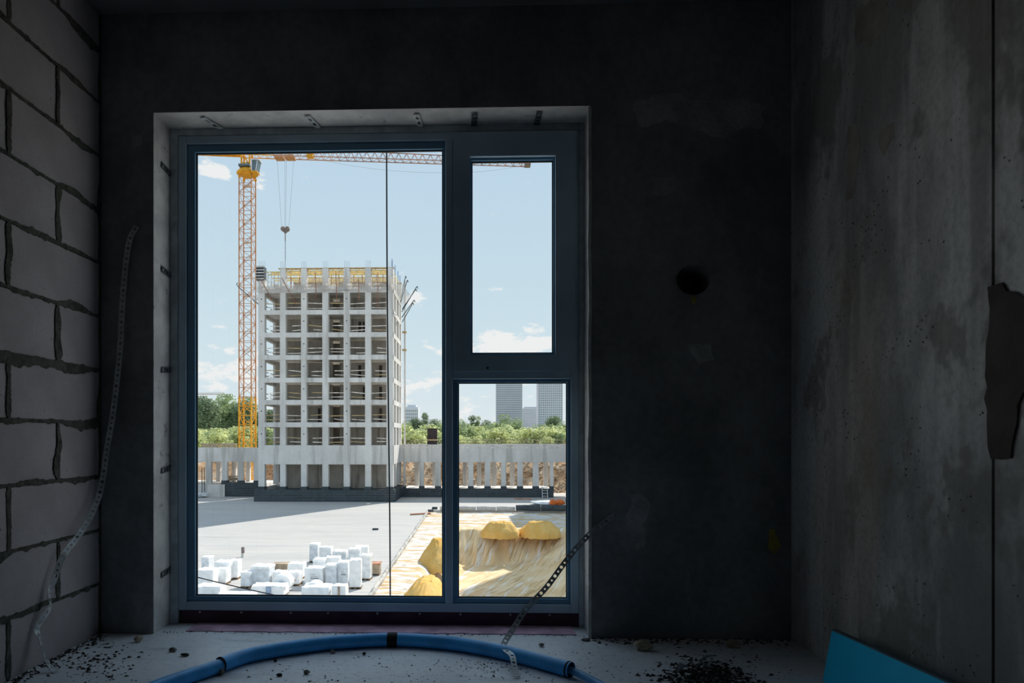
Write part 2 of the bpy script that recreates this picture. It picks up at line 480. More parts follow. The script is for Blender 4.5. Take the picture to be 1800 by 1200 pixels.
# ------------------------------------------------------------------ mesh helpers
class MB:
    def __init__(self):
        self.v = []; self.f = []
    def add(self, vs, fs):
        o = len(self.v)
        self.v += [tuple(x) for x in vs]
        self.f += [tuple(i + o for i in f) for f in fs]
        return self
    def box(self, x0, x1, y0, y1, z0, z1):
        vs = [(x, y, z) for z in (z0, z1) for y in (y0, y1) for x in (x0, x1)]
        return self.add(vs, [(0, 2, 3, 1), (4, 5, 7, 6), (0, 1, 5, 4), (2, 6, 7, 3), (0, 4, 6, 2), (1, 3, 7, 5)])
    def bar(self, a, b, w, h=None, up=(0, 0, 1)):
        a = Vector(a); b = Vector(b); h = h or w
        d = (b - a).normalized(); u = Vector(up)
        if abs(d.dot(u)) > .98: u = Vector((1, 0, 0))
        s = d.cross(u).normalized(); u = s.cross(d).normalized()
        vs = []
        for p in (a, b):
            for i, j in ((-1, -1), (1, -1), (1, 1), (-1, 1)):
                vs.append(p + s * (w / 2 * i) + u * (h / 2 * j))
        return self.add(vs, [(0, 1, 2, 3), (7, 6, 5, 4), (0, 4, 5, 1), (1, 5, 6, 2), (2, 6, 7, 3), (3, 7, 4, 0)])
    def tube(self, pts, r, n=8, caps=True):
        pts = [Vector(p) for p in pts]
        rs = r if isinstance(r, (list, tuple)) else [r] * len(pts)
        vs = []; fs = []
        prev = None
        for i, p in enumerate(pts):
            d = (pts[min(i + 1, len(pts) - 1)] - pts[max(i - 1, 0)]).normalized()
            if prev is None:
                ref = Vector((0, 0, 1)) if abs(d.z) < .9 else Vector((1, 0, 0))
                s = d.cross(ref).normalized()
            else:
                s = (prev - d * prev.dot(d)).normalized()
            prev = s
            u = s.cross(d)
            for k in range(n):
                a = 2 * math.pi * k / n
                vs.append(p + (s * math.cos(a) + u * math.sin(a)) * rs[i])
        for i in range(len(pts) - 1):
            for k in range(n):
                fs.append((i * n + k, i * n + (k + 1) % n, (i + 1) * n + (k + 1) % n, (i + 1) * n + k))
        if caps:
            fs.append(tuple(range(n))[::-1]); fs.append(tuple((len(pts) - 1) * n + k for k in range(n)))
        return self.add(vs, fs)
    def prism(self, poly, axis, a, b):
        """poly: 2D points; axis the extrusion axis ('x','y','z')"""
        def mk(p, t):
            return {'x': (t, p[0], p[1]), 'y': (p[0], t, p[1]), 'z': (p[0], p[1], t)}[axis]
        n = len(poly)
        vs = [mk(p, a) for p in poly] + [mk(p, b) for p in poly]
        fs = [tuple(range(n)), tuple(range(2 * n - 1, n - 1, -1))]
        fs += [(i, i + n, (i + 1) % n + n, (i + 1) % n) for i in range(n)]
        return self.add(vs, fs)
    def mesh(self, name):
        me = bpy.data.meshes.new(name)
        me.from_pydata(self.v, [], self.f)
        bm = bmesh.new(); bm.from_mesh(me)
        bmesh.ops.recalc_face_normals(bm, faces=bm.faces)
        bm.to_mesh(me); bm.free()
        return me
    def build(self, name, m, parent=None, smooth=False, bevel=0):
        me = self.mesh(name)
        if bevel:
            bm = bmesh.new(); bm.from_mesh(me)
            bmesh.ops.bevel(bm, geom=bm.edges[:], offset=bevel, segments=1, affect='EDGES')
            bm.to_mesh(me); bm.free()
        return link(name, me, m, parent, smooth)

def link(name, me, m, parent=None, smooth=False):
    if m is not None and not me.materials: me.materials.append(m)
    if smooth:
        for p in me.polygons: p.use_smooth = True
    o = bpy.data.objects.new(name, me)
    C.objects.link(o)
    if parent is not None: par(o, parent)
    return o

def world_loc(o):
    v = Vector(o.location); p = o.parent
    while p: v += Vector(p.location); p = p.parent
    return v

def par(o, parent):
    """parent o (built in world coordinates) to an unrotated parent"""
    o.parent = parent
    o.location = Vector(o.location) - world_loc(parent)

def empty(name, loc):
    o = bpy.data.objects.new(name, None)
    C.objects.link(o); o.location = loc; o.empty_display_size = .2
    return o

def tag(o, label=None, cat=None, group=None, kind=None):
    if label: o['label'] = label
    if cat: o['category'] = cat
    if group: o['group'] = group
    if kind: o['kind'] = kind
    return o

def centre(o):
    """move the origin of a mesh built in world coordinates to its base centre"""
    me = o.data
    xs = [v.co for v in me.vertices]
    lo = Vector((min(v.x for v in xs), min(v.y for v in xs), min(v.z for v in xs)))
    hi = Vector((max(v.x for v in xs), max(v.y for v in xs), max(v.z for v in xs)))
    c = Vector(((lo.x + hi.x) / 2, (lo.y + hi.y) / 2, lo.z))
    me.transform(Matrix.Translation(-c))
    o.location = Vector(o.location) + c
    return o

def copy_tree(o, parent=None):
    c = o.copy(); C.objects.link(c); c.parent = parent
    for ch in list(o.children): copy_tree(ch, c)
    return c

def ragged_patch(ax, plane, pts, amp, proud, name, m, parent, seed=0, sub=.03):
    """thin irregular patch on a wall. ax 'x': plane x=plane, pts (y,z); ax 'y': plane y=plane, pts (x,z)"""
    r = random.Random(seed)
    out = []
    n = len(pts)
    for i in range(n):
        a = Vector((*pts[i], 0)); b = Vector((*pts[(i + 1) % n], 0))
        k = max(1, int((b - a).length / sub))
        nrm = Vector((-(b - a).y, (b - a).x, 0)).normalized()
        for j in range(k):
            p = a.lerp(b, j / k) + nrm * (r.uniform(-amp, amp) + amp * 1.5 * mnoise.noise(Vector((j * .7 + seed, i * 1.3, seed))))
            out.append((p.x, p.y))
    return MB().prism(out, ax, plane, plane + proud).build(name, m, parent)

# ================================================================== THE ROOM
YW = 3.30                                   # inner face of the window wall
XL = P(177, 600, YW).x
XR = P(1390, 600, YW).x
ZC = 3.045
YB = -2.6
OL, OR = P(270, 600, YW).x, P(1037, 600, YW).x
OT = (P(270, 195, YW).z + P(1037, 189, YW).z) / 2
YF = 3.48                                   # inner face of the window frame
YO = 3.66                                   # outer face of the wall

def build_room():
    fl = MB().box(XL - .4, XR + .4, YB - .3, YO, -.25, 0).build('floor', M['screed'])
    tag(fl, 'pale grey cement screed floor strewn with chips', kind='structure')
    ce = MB().box(XL - .4, XR + .4, YB - .3, YO, ZC, ZC + .25).build('ceiling', M['ceiling_conc'])
    tag(ce, 'dark bare concrete ceiling slab', kind='structure')
    wb = MB().box(XL - .4, XR + .4, YB - .3, YB, 0, ZC).build('wall_back', M['plaster'])
    tag(wb, 'bare wall behind the viewer', kind='structure')
    # window wall with opening and blind core hole
    hx, hz, hr = P(1218, 492, YW).x, P(1218, 492, YW).z, .077
    mb = MB()
    mb.box(XL - .4, OL, YW, YO, 0, ZC)
    mb.box(OL, OR, YW, YO, OT, ZC)
    # right pier with a round blind hole in its face
    n = 28
    circ = [(hx + hr * 1.03 * math.cos(2 * math.pi * k / n), hz + hr * .93 * math.sin(2 * math.pi * k / n)) for k in range(n)]
    def wallrect(k):
        a = 2 * math.pi * k / n
        dx, dz = math.cos(a), math.sin(a)
        t = 1e9
        x0, x1, z0, z1 = OR, XR + .4, 0, ZC
        if dx > 1e-6: t = min(t, (x1 - hx) / dx)
        if dx < -1e-6: t = min(t, (x0 - hx) / dx)
        if dz > 1e-6: t = min(t, (z1 - hz) / dz)
        if dz < -1e-6: t = min(t, (z0 - hz) / dz)
        return (hx + dx * t, hz + dz * t)
    outer = [wallrect(k) for k in range(n)]
    corners = [(XR + .4, ZC), (OR, ZC), (OR, 0), (XR + .4, 0)]
    vs = [(p[0], YW, p[1]) for p in outer] + [(p[0], YW, p[1]) for p in circ] + [(p[0], YW + .2, p[1]) for p in circ]
    fs = []
    for k in range(n):
        k2 = (k + 1) % n
        fs.append((k, k2, n + k2, n + k))
        fs.append((n + k, n + k2, 2 * n + k2, 2 * n + k))
    fs.append(tuple(2 * n + k for k in range(n)))
    for c in corners:                         # corner triangles
        ca = math.atan2(c[1] - hz, c[0] - hx) % (2 * math.pi)
        k = int(ca / (2 * math.pi / n)) % n
        vs.append((c[0], YW, c[1])); fs.append((k, len(vs) - 1, (k + 1) % n))
    mb.add(vs, fs)
    mb.add([(OR, YW, 0), (OR, YO, 0), (OR, YO, ZC), (OR, YW, ZC)], [(0, 1, 2, 3)])
    mb.add([(OR, YO, 0), (XR + .4, YO, 0), (XR + .4, YO, ZC), (OR, YO, ZC)], [(0, 1, 2, 3)])
    me = mb.mesh('wall_window')
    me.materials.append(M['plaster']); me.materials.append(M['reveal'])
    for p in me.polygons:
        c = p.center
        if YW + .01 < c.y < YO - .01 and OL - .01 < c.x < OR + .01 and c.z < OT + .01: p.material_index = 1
    ww = bpy.data.objects.new('wall_window', me); C.objects.link(ww)
    tag(ww, 'dark plastered wall around the window with a round core hole', kind='structure')
    # light smears and old patches of plaster on the right pier
    def pw(*pp): return [(P(x, y, YW).x, P(x, y, YW).z) for x, y in pp]
    ragged_patch('y', YW, pw((1112, 180), (1185, 160), (1215, 178), (1300, 172), (1345, 190), (1335, 225), (1260, 240), (1185, 215), (1125, 222)), .012, -.003, 'plaster_smear', M['patch_light'], ww, 3)
    ragged_patch('y', YW, pw((1140, 312), (1188, 310), (1190, 330), (1172, 345), (1148, 342)), .004, -.002, 'plaster_smear', M['patch_light'], ww, 4)
    ragged_patch('y', YW, pw((1108, 870), (1122, 868), (1140, 885), (1132, 960), (1118, 965), (1098, 935)), .01, -.002, 'plaster_smear', M['patch_light'], ww, 5)
    ragged_patch('y', YW, pw((1208, 608), (1250, 602), (1255, 632), (1228, 640)), .005, -.002, 'plaster_smear', M['patch_light'], ww, 6)
    ragged_patch('y', YW, pw((232, 240), (250, 236), (251, 256), (234, 260)), .005, -.003, 'plaster_smear', M['patch_light'], ww, 8)
    ragged_patch('y', YW, pw((1352, 930), (1362, 928), (1372, 960), (1362, 974), (1350, 962)), .006, -.004, 'foam_blob', M['foam_yellow'], ww, 9)
    ragged_patch('y', YW, pw((1213, 522), (1224, 522), (1221, 534), (1216, 534)), .003, -.006, 'foam_blob', M['foam_yellow'], ww, 10)
    # corner bead along the right edge of the opening
    cb = MB()
    zz = 0
    pts = []
    while zz <= OT:
        pts.append((OR - .002 + .004 * mnoise.noise(Vector((zz * 4, 1, 2))), zz)); zz += .05
    poly = [(x - .006, z) for x, z in pts] + [(x + .009, z) for x, z in pts[::-1]]
    cb.prism(poly, 'y', YW - .004, YW + .012)
    tag(cb.build('corner_bead', M['bead_white'], ww), 'pale ragged plaster bead down the edge of the opening')

    # right wall: formwork panels of raw concrete
    wr = MB().box(XR + .012, XR + .4, YB, YW, 0, ZC).build('wall_right', M['mortar_deep'])
    tag(wr, 'raw cast concrete wall with stains and a vertical formwork joint', kind='structure')
    joints = [YB, -1.0, PXX(1745, XR), PXX(1445, XR) + .0, YW]
    for i in range(len(joints) - 1):
        a, b = joints[i], joints[i + 1]
        off = (.0, .003, .0, .002)[i]
        MB().box(XR + off, XR + .05, a + (.004 if i == 2 else .0005), b - (.004 if i == 1 else .0005), 0, ZC).build('concrete_panel', M['rawconc'], wr)
    def pr(*pp):
        o = []
        for x, y in pp:
            Y = PXX(x, XR); o.append((Y, P(x, y, Y).z))
        return o
    ragged_patch('x', XR, pr((1738, 505), (1762, 498), (1800, 520), (1850, 520), (1850, 700), (1800, 690), (1782, 760), (1778, 800), (1745, 806), (1733, 700)), .008, -.004, 'mortar_patch', M['patch_dark'], wr, 11)
    ragged_patch('x', XR, pr((1500, 10), (1560, 0), (1562, 40), (1530, 82), (1505, 70)), .012, -.0008, 'stain_patch', M['stain'], wr, 13)
    ragged_patch('x', XR, pr((1490, 225), (1508, 215), (1512, 270), (1498, 350), (1488, 352)), .010, -.0008, 'stain_patch', M['stain'], wr, 14)
    ragged_patch('x', XR, pr((1545, 235), (1570, 215), (1572, 240), (1555, 270), (1545, 265)), .008, -.0008, 'stain_patch', M['stain'], wr, 15)

    # left wall: aerated blocks with recessed joints and smeared mortar
    wl = MB().box(XL - .4, XL - .012, YB, YW, 0, ZC).build('wall_left', M['mortar_deep'])
    tag(wl, 'wall of pale aerated concrete blocks with dark smeared mortar joints', kind='structure')
    pitch, z0 = .262, -.010
    rows = 12
    ja, jb = PXX(102, XL), PXX(15, XL)
    cache = {}
    r = random.Random(3)
    def block(y0, y1, za, zb):
        key = (round(y1 - y0, 3), round(zb - za, 3))
        if key not in cache:
            me = MB().box(-.09, 0, -(y1 - y0) / 2, (y1 - y0) / 2, 0, zb - za).mesh('block')
            bm = bmesh.new(); bm.from_mesh(me)
            es = [e for e in bm.edges if all(v.co.x > -.01 for v in e.verts)]
            bmesh.ops.bevel(bm, geom=es, offset=.004, segments=1, affect='EDGES')
            bm.to_mesh(me); bm.free()
            me.materials.append(M['block']); cache[key] = me
        o = bpy.data.objects.new('block', cache[key]); C.objects.link(o)
        o.parent = wl
        o.location = (XL + r.uniform(-.004, .001), (y0 + y1) / 2, za)
    L = ja - jb
    for k in range(rows):
        za = max(0.001, z0 + k * pitch); zb = min(z0 + (k + 1) * pitch - .009, ZC - .001)
        even = k % 2 == 0                       # lowest course: joint at px 17
        first = jb if even else ja
        ys = [YW]
        y = first
        while y > YB + .05:
            ys.append(y); y -= 2 * L
        ys.append(YB)
        for i in range(len(ys) - 1):
            block(ys[i + 1] + .0045, ys[i] - .0045, za, zb)
        # vertical joint smears (only where the photo reaches, and a little on)
        for y in ys[1:4]:
            if y < 0.8: continue
            n = 44
            wl_, wr_ = [], []
            big = r.random() < .6
            o1, o2 = r.uniform(0, 50), r.uniform(0, 50)
            amp = .026 if big else .010
            for j in range(n + 1):
                t = j / n
                z = za - .006 + (zb - za + .012) * t
                def wd(o):
                    w = .005 + amp * max(0, .35 + .9 * mnoise.noise(Vector((o, t * 2.6, 1)))) + .007 * abs(mnoise.noise(Vector((o, t * 17, 2)))) + r.uniform(0, .0025)
                    return w * min(1, .45 + t * 5, .45 + (1 - t) * 5)
                wl_.append((y - wd(o1), z)); wr_.append((y + wd(o2), z))
            MB().prism(wl_ + wr_[::-1], 'x', XL - .010, XL + .003).build('mortar_joint', M['mortar'], wl)
        # bed joint smear along the top of this course
        if zb < ZC - .03:
            zj = zb + .0045
            n = 300
            up, dn = [], []
            o1, o2 = r.uniform(0, 90), r.uniform(0, 90)
            for j in range(n + 1):
                y = 0.6 + (YW - .001 - 0.6) * j / n
                b1 = max(0, mnoise.noise(Vector((o1, y * 3.4, 5))) - .08) * 1.3
                b2 = max(0, mnoise.noise(Vector((o2, y * 3.0, 5))) - .05) * 1.3
                w1 = .004 + b1 * .045 + .012 * max(0, mnoise.noise(Vector((o1, y * 30, 9)))) + .004 * abs(mnoise.noise(Vector((o1, y * 90, 9)))) + r.uniform(0, .001)
                w2 = .004 + b2 * .060 + .018 * max(0, mnoise.noise(Vector((o2, y * 26, 3)))) + .006 * abs(mnoise.noise(Vector((o2, y * 80, 9)))) + r.uniform(0, .001)
                up.append((y, zj + w1)); dn.append((y, zj - w2))
            MB().prism(up + dn[::-1], 'x', XL - .010, XL + .0025).build('mortar_joint', M['mortar'], wl)
    # mortar run along the corner and the foot of the wall
    cpts = []
    for j in range(60):
        z = j / 59 * (ZC - .01)
        cpts.append((YW - .012 - .03 * max(0, mnoise.noise(Vector((3, 4, z * 5))) + .1) - r.uniform(0, .004), z))
    MB().prism(cpts + [(YW, ZC - .01), (YW, 0)], 'x', XL - .01, XL + .004).build('mortar_joint', M['mortar'], wl)
build_room()

# ================================================================== WINDOW
def build_window():
    win = empty('window_1', ((OL + OR) / 2, YF, 0))
    tag(win, 'dark blue-grey framed window of three lights, one opening sash', kind='structure')
    def X(px): return P(px, 600, YF).x
    def Z(py, px=560): return P(px, py, YF).z
    xL, xR = X(313), X(1018)
    zT = Z(235); zB = Z(1074)
    FW = .042
    fr, bd, gk = M['frame'], M['bead'], M['gasket']
    D = .085
    def member(name, x0, x1, z0, z1, m=fr, y0=YF, y1=YF + D, bev=.003, par_=win):
        return MB().box(x0, x1, y0, y1, z0, z1).build(name, m, par_, bevel=bev)
    member('frame_jamb', xL, xL + FW, zB, zT); member('frame_jamb', xR - FW, xR, zB, zT)
    member('frame_head', xL + FW, xR - FW, zT - FW, zT); member('frame_sill', xL + FW, xR - FW, zB, zB + .044)
    mx0, mx1 = X(783), X(796)
    member('mullion', mx0, mx1, zB + .044, zT - FW, y0=YF - .006)
    tz0, tz1 = Z(666, 900), Z(650, 900)
    member('transom', mx1, xR - FW, tz0, tz1, y0=YF - .004)
    # opening sash, upper right, standing proud of the frame
    sx0, sx1, sz0, sz1 = mx1 + .002, X(1011), tz1 - .006, Z(233, 900)
    sash = MB()
    gx0, gx1, gz0, gz1 = X(826), X(976), Z(624, 900), Z(276, 900)
    y0, y1 = YF - .016, YF + .07
    sash.box(sx0, gx0, y0, y1, sz0, sz1); sash.box(gx1, sx1, y0, y1, sz0, sz1)
    sash.box(gx0, gx1, y0, y1, sz0, gz0); sash.box(gx0, gx1, y0, y1, gz1, sz1)
    so = sash.build('sash', fr, win)
    MB().tube([(X(857), y0 + .002, Z(647, 857)), (X(857), y0 - .004, Z(647, 857))], .006, 10).build('handle_hole_cap', gk, so)
    # glazing: beads, gaskets, panes
    def light(x0, x1, z0, z1, ox0, ox1, oz0, oz1, yb):
        """glass opening x0..x1,z0..z1; beads reach out to the o-rectangle"""
        ya, yc = yb + .012, yb + .036
        for name, a in (('glazing_bead', (ox0, x0, z0, z1)), ('glazing_bead', (x1, ox1, z0, z1)), ('glazing_bead', (ox0, ox1, oz0, z0)), ('glazing_bead', (ox0, ox1, z1, oz1))):
            member(name, *a, m=bd, y0=ya, y1=yc, bev=.002)
        g = .005
        for a in ((x0, x0 + g, z0, z1), (x1 - g, x1, z0, z1), (x0 + g, x1 - g, z0, z0 + g), (x0 + g, x1 - g, z1 - g, z1)):
            member('gasket', *a, m=gk, y0=yc - .008, y1=yc + .003, bev=0)
        MB().box(x0 - .008, x1 + .008, yc + .003, yc + .008, z0 - .008, z1 + .008).build('glass_pane', M['glass'], win)
    light(X(341), X(778), Z(1050), Z(262.5), xL + FW, mx0, zB + .044, zT - FW, YF)
    light(X(829), X(973), Z(620, 900), Z(280, 900), gx0, gx1, gz0, gz1, YF - .004)
    light(X(805), X(998), Z(1053, 900), Z(671.5, 900), mx1, xR - FW, zB + .044, tz0, YF)
    # sealing strips between frame and reveal
    s = M['seal']
    member('sealing_strip', OL, xL, 0, OT, s, YF - .004, YF + .06, .002)
    member('sealing_strip', xR, OR, 0, OT, s, YF - .004, YF + .06, .002)
    member('sealing_strip', xL, xR, zT, OT, s, YF - .004, YF + .06, .002)
    member('subframe_board', xL, xR, 0, zB, M['subframe'], YF + .014, YF + .08, .001)
    for k in range(9):
        x = xL + .12 + k * (xR - xL - .24) / 8 + rnd.uniform(-.03, .03)
        MB().tube([(x, YF + .015, zB - .012), (x, YF + .009, zB - .012)], .005, 8).build('screw_head', M['galv'], win)
    # perforated fixing straps on the reveal
    def plate(c, along, across, normal, ln, wd, m):
        """thin plate with two slots: c start, along dir, across dir"""
        c = Vector(c); al = Vector(along).normalized(); ac = Vector(across).normalized(); nr = Vector(normal).normalized()
        mb = MB()
        th = .002
        def pc(u, v, w): return c + al * u + ac * v + nr * w
        cells = [(0, .12), (.12, .38), (.38, .52), (.52, .80), (.80, 1.0)]
        for i, (a, b) in enumerate(cells):
            if i in (1, 3):
                spans = ((-.5, -.24), (.24, .5))
            else:
                spans = ((-.5, .5),)
            for s0, s1 in spans:
                vs = [pc(u * ln, v * wd, w) for w in (0, th) for v in (s0, s1) for u in (a, b)]
                mb.add(vs, [(0, 2, 3, 1), (4, 5, 7, 6), (0, 1, 5, 4), (2, 6, 7, 3), (0, 4, 6, 2), (1, 3, 7, 5)])
        o = mb.build('fixing_strap', m, win)
        # dark backing seen through the slots, and the screw
        MB().tube([pc(.64 * ln, 0, .0), pc(.64 * ln, 0, .006)], .007, 8).build('screw_head', M['steel_dark'], o)
    for px, tw in ((372, .42), (549, .22), (735, .08), (834, -.02), (946, -.02)):
        x = P(px, 208, 3.40).x
        plate((x - tw * .06, YF - .135, OT - .008), (tw, 1, .0), (1, -tw, 0), (0, 0, -1), .13, .030, M['galv'] if px < 800 else M['steel_dark'])
    for py in (296, 478, 655, 831, 1013):
        z = P(287, py, 3.40).z
        plate((OL + .004, YF - .105, z + .012), (0, 1, -.12 if py < 600 else .10), (0, .12, 1), (1, 0, 0), .10, .030, M['steel_dark'])
build_window()

def build_membrane():
    r = random.Random(5)
    x0, x1 = OL + .14, OR - .06
    n = 70
    fr = [(x0 + (x1 - x0) * j / n, 3.345 + .012 * mnoise.noise(Vector((j * .35, 2, 2))) + r.uniform(-.004, .004)) for j in range(n + 1)]
    poly = fr + [(x1, YF + .012), (x0, YF + .012)]
    o = MB().prism(poly, 'z', .001, .005).build('sealing_membrane', M['membrane_purple'])
    tag(centre(o), 'dull purple sealing membrane laid along the foot of the window', 'membrane')
build_membrane()

# ------------------------------------------------------------------ perforated metal bands
def ribbon(name, pts, normals, width, m, label, cat, step=.026):
    """perforated strip along pts; one round hole per cell, real openings"""
    # resample (Catmull-Rom)
    pts = [Vector(p) for p in pts]; nr = [Vector(n).normalized() for n in normals]
    dense = []
    for i in range(len(pts) - 1):
        p0 = pts[max(i - 1, 0)]; p1 = pts[i]; p2 = pts[i + 1]; p3 = pts[min(i + 2, len(pts) - 1)]
        for j in range(24):
            t = j / 24
            q = .5 * ((2 * p1) + (-p0 + p2) * t + (2 * p0 - 5 * p1 + 4 * p2 - p3) * t * t + (-p0 + 3 * p1 - 3 * p2 + p3) * t ** 3)
            dense.append((q, nr[i].lerp(nr[i + 1], t)))
    dense.append((pts[-1], nr[-1]))
    acc = [0]
    for i in range(1, len(dense)): acc.append(acc[-1] + (dense[i][0] - dense[i - 1][0]).length)
    total = acc[-1]
    def at(s):
        s = max(0, min(total, s))
        lo = 0
        for i in range(1, len(acc)):
            if acc[i] >= s: lo = i - 1; break
        else: lo = len(acc) - 2
        t = (s - acc[lo]) / max(1e-9, acc[lo + 1] - acc[lo])
        p = dense[lo][0].lerp(dense[lo + 1][0], t)
        d = (dense[lo + 1][0] - dense[lo][0]).normalized()
        n = dense[lo][1].lerp(dense[lo + 1][1], t)
        n = (n - d * n.dot(d)).normalized()
        return p, d, n, d.cross(n)
    cells = int(total / step)
    mb = MB()
    th = .0014
    for c in range(cells):
        s0 = c * step
        big = c % 2 == 0
        fu = []
        def pt(u, v, w):
            p, d, n, ac = at(s0 + u * step)
            return p + ac * (v * width) + n * w
        # outer ring of 12 points, inner ring of 12 points
        outer = [(0, -.5), (.33, -.5), (.67, -.5), (1, -.5), (1, -.17), (1, .17), (1, .5), (.67, .5), (.33, .5), (0, .5), (0, .17), (0, -.17)]
        rad = .0078 if big else .0048
        inner = []
        for (u, v) in outer:
            a = math.atan2(v * width, (u - .5) * step)
            inner.append((.5 + rad * math.cos(a) / step, rad * math.sin(a) / width))
        for w in (0, th):
            vs = [pt(u, v, w) for u, v in outer] + [pt(u, v, w) for u, v in inner]
            mb.add(vs, [(i, (i + 1) % 12, 12 + (i + 1) % 12, 12 + i) for i in range(12)])
    o = mb.build(name, m)
    tag(centre(o), label, cat)
    return o

cs = Vector((0, -1, 0))
ribbon('perforated_band', [P(1085, 902, 3.293), P(1037, 938, 3.272), P(997, 983, 3.24), P(962, 1030, 3.20), P(925, 1070, 3.16), P(904, 1102, 3.10), P(885, 1133, 2.99), P(890, 1143, 2.93), P(900, 1152, 2.87), P(904, 1170, 2.80), P(911, 1195, 2.712)],
       [(-.1, -1, .2), (-.1, -1, .2), (-.1, -1, .3), (-.2, -1, .3), (-.1, -1, .3), (0, -1, .3), (0, -1, .5), (0, -.3, 1), (.2, -.6, 1), (.3, -.7, .6), (.2, -.6, .8)],
       .026, M['galv'], 'perforated steel band hanging from the wall over the blue pipe', 'metal band')
lp = [(240, 398, 3.29), (226, 430, 3.285), (216, 520, 3.275), (212, 600, 3.268), (206, 665, 3.262), (198, 730, 3.255), (188, 790, 3.245), (177, 860, 3.21), (160, 905, 3.13), (136, 944, 3.03), (112, 975, 2.94), (100, 1004, 2.90), (93, 1024, 2.875), (86, 1043, 2.86), (88, 1064, 2.85), (78, 1082, 2.82), (65, 1102, 2.79), (69, 1122, 2.785), (76, 1145, 2.775), (83, 1164, 2.755), (96, 1178, 2.745), (112, 1194, 2.715)]
ln = [(.2, -1, 0)] * 7 + [(.5, -1, 0)] * 3 + [(.8, -1, .2), (.8, -.8, .2), (.9, -.5, .5), (.9, .2, .3), (.9, .3, .2), (.8, -.8, -.4), (.8, -.6, -.3), (.9, .3, .3), (.9, .35, .3), (.9, .2, .4), (.5, -.2, 1), (.2, -.3, 1)]
ribbon('perforated_band', [P(*q) for q in lp], ln, .026, M['galv'], 'perforated steel band hanging down beside the block wall', 'metal band')

# ------------------------------------------------------------------ blue pipe on the floor
def spline(pts, n=10):
    pts = [Vector(p) for p in pts]; out = []
    for i in range(len(pts) - 1):
        p0 = pts[max(i - 1, 0)]; p1 = pts[i]; p2 = pts[i + 1]; p3 = pts[min(i + 2, len(pts) - 1)]
        for j in range(n):
            t = j / n
            out.append(.5 * ((2 * p1) + (-p0 + p2) * t + (2 * p0 - 5 * p1 + 4 * p2 - p3) * t * t + (-p0 + 3 * p1 - 3 * p2 + p3) * t ** 3))
    out.append(pts[-1]); return out

def build_pipe():
    R1, R2, R3 = .031, .028, .015
    root = empty('blue_pipe', G(690, 1124, 0))
    tag(root, 'bent blue plastic pipe in split sleeves lying across the floor', 'pipe')
    mid = spline([G(388, 1168, R1), G(440, 1151, R1), (G(520, 1137, R1)), G(600, 1128, R1), G(690, 1124, R1), G(780, 1129, R1), G(860, 1141, R1), G(930, 1157, R1), G(1004, 1177, R1)])
    # split sleeve: open tube
    def sleeve(path, r, name, m, t=.004, slit=None):
        mb = MB()
        mb.tube(path, r, 20, caps=False)
        o = mb.build(name, m, root, smooth=True)
        return o
    sleeve(mid, R1, 'sleeve', M['blue_pipe'])
    left = spline([G(392, 1168, R2), G(360, 1179, R2), G(320, 1192, R2), G(270, 1210, R2), G(200, 1240, R2), G(120, 1285, R2)])
    sleeve(left, R2, 'sleeve', M['blue_pipe'])
    def ring(path, i, r0, r1, name, m):
        a, b = path[i], path[i + 1]
        d = (b - a).normalized(); s = d.cross(Vector((0, 0, 1))).normalized(); u = s.cross(d)
        n = 20; vs = []; fs = []
        for off in (-.003, .003):
            for r in (r0, r1):
                for k in range(n):
                    an = 2 * math.pi * k / n
                    vs.append(a + d * off + (s * math.cos(an) + u * math.sin(an)) * r)
        for k in range(n):
            k2 = (k + 1) % n
            fs += [(k, k2, n + k2, n + k), (2 * n + k, 3 * n + k, 3 * n + k2, 2 * n + k2), (n + k, n + k2, 3 * n + k2, 3 * n + k), (k, 2 * n + k, 2 * n + k2, k2)]
        MB().add(vs, fs).build(name, m, root)
    ring(mid, len(mid) - 2, R1 - .006, R1 + .0015, 'sleeve_end', M['tape'])
    ring(mid, 0, R1 - .006, R1 + .0015, 'sleeve_end', M['tape'])
    inner = spline([G(380, 1170, R1)] + [mid[i] for i in range(2, len(mid), 8)] + [G(1004, 1178, R1 - .004), G(1030, 1190, .022), G(1062, 1207, .017), G(1120, 1245, R3)])
    MB().tube(inner, R3, 14).build('inner_pipe', M['blue_pipe_in'], root, smooth=True)
    i = min(range(len(mid)), key=lambda k: abs(mid[k].x - G(686, 1124, R1).x))
    a = mid[i]; d = (mid[i + 1] - mid[i - 1]).normalized()
    MB().tube([a - d * .023, a - d * .008, a + d * .008, a + d * .023], [R1 + .002, R1 + .003, R1 + .003, R1 + .002], 20).build('tape_band', M['tape'], root)
build_pipe()

def build_board():
    # blue sheet leaning on the right wall, standing on its long edge
    y0, y1 = 2.75, 1.45
    root = empty('blue_board', (1.40, 2.1, 0))
    tag(root, 'bright blue insulation sheet leaning low against the concrete wall', 'board')
    xt = P(1462, 1108, y0).x; zt = P(1462, 1108, y0).z
    xb = xt - .035
    th = .018
    z2 = zt + .055
    vs = [(xb, y0 - .0, .001), (xb - .0, y1, .001), (xt + .01, y1, z2), (xt, y0, zt)]
    vs2 = [(x + th, y, z + .002) for x, y, z in vs]
    MB().add(vs + vs2, [(0, 1, 2, 3), (4, 7, 6, 5), (0, 4, 5, 1), (1, 5, 6, 2), (2, 6, 7, 3), (3, 7, 4, 0)]).build('sheet', M['blue_board'], root)
    MB().bar((xt + th / 2, y0, zt + .003), (xt + .01 + th / 2, y1, z2 + .003), th * 1.05, .006).build('cut_edge', M['board_edge'], root)
build_board()

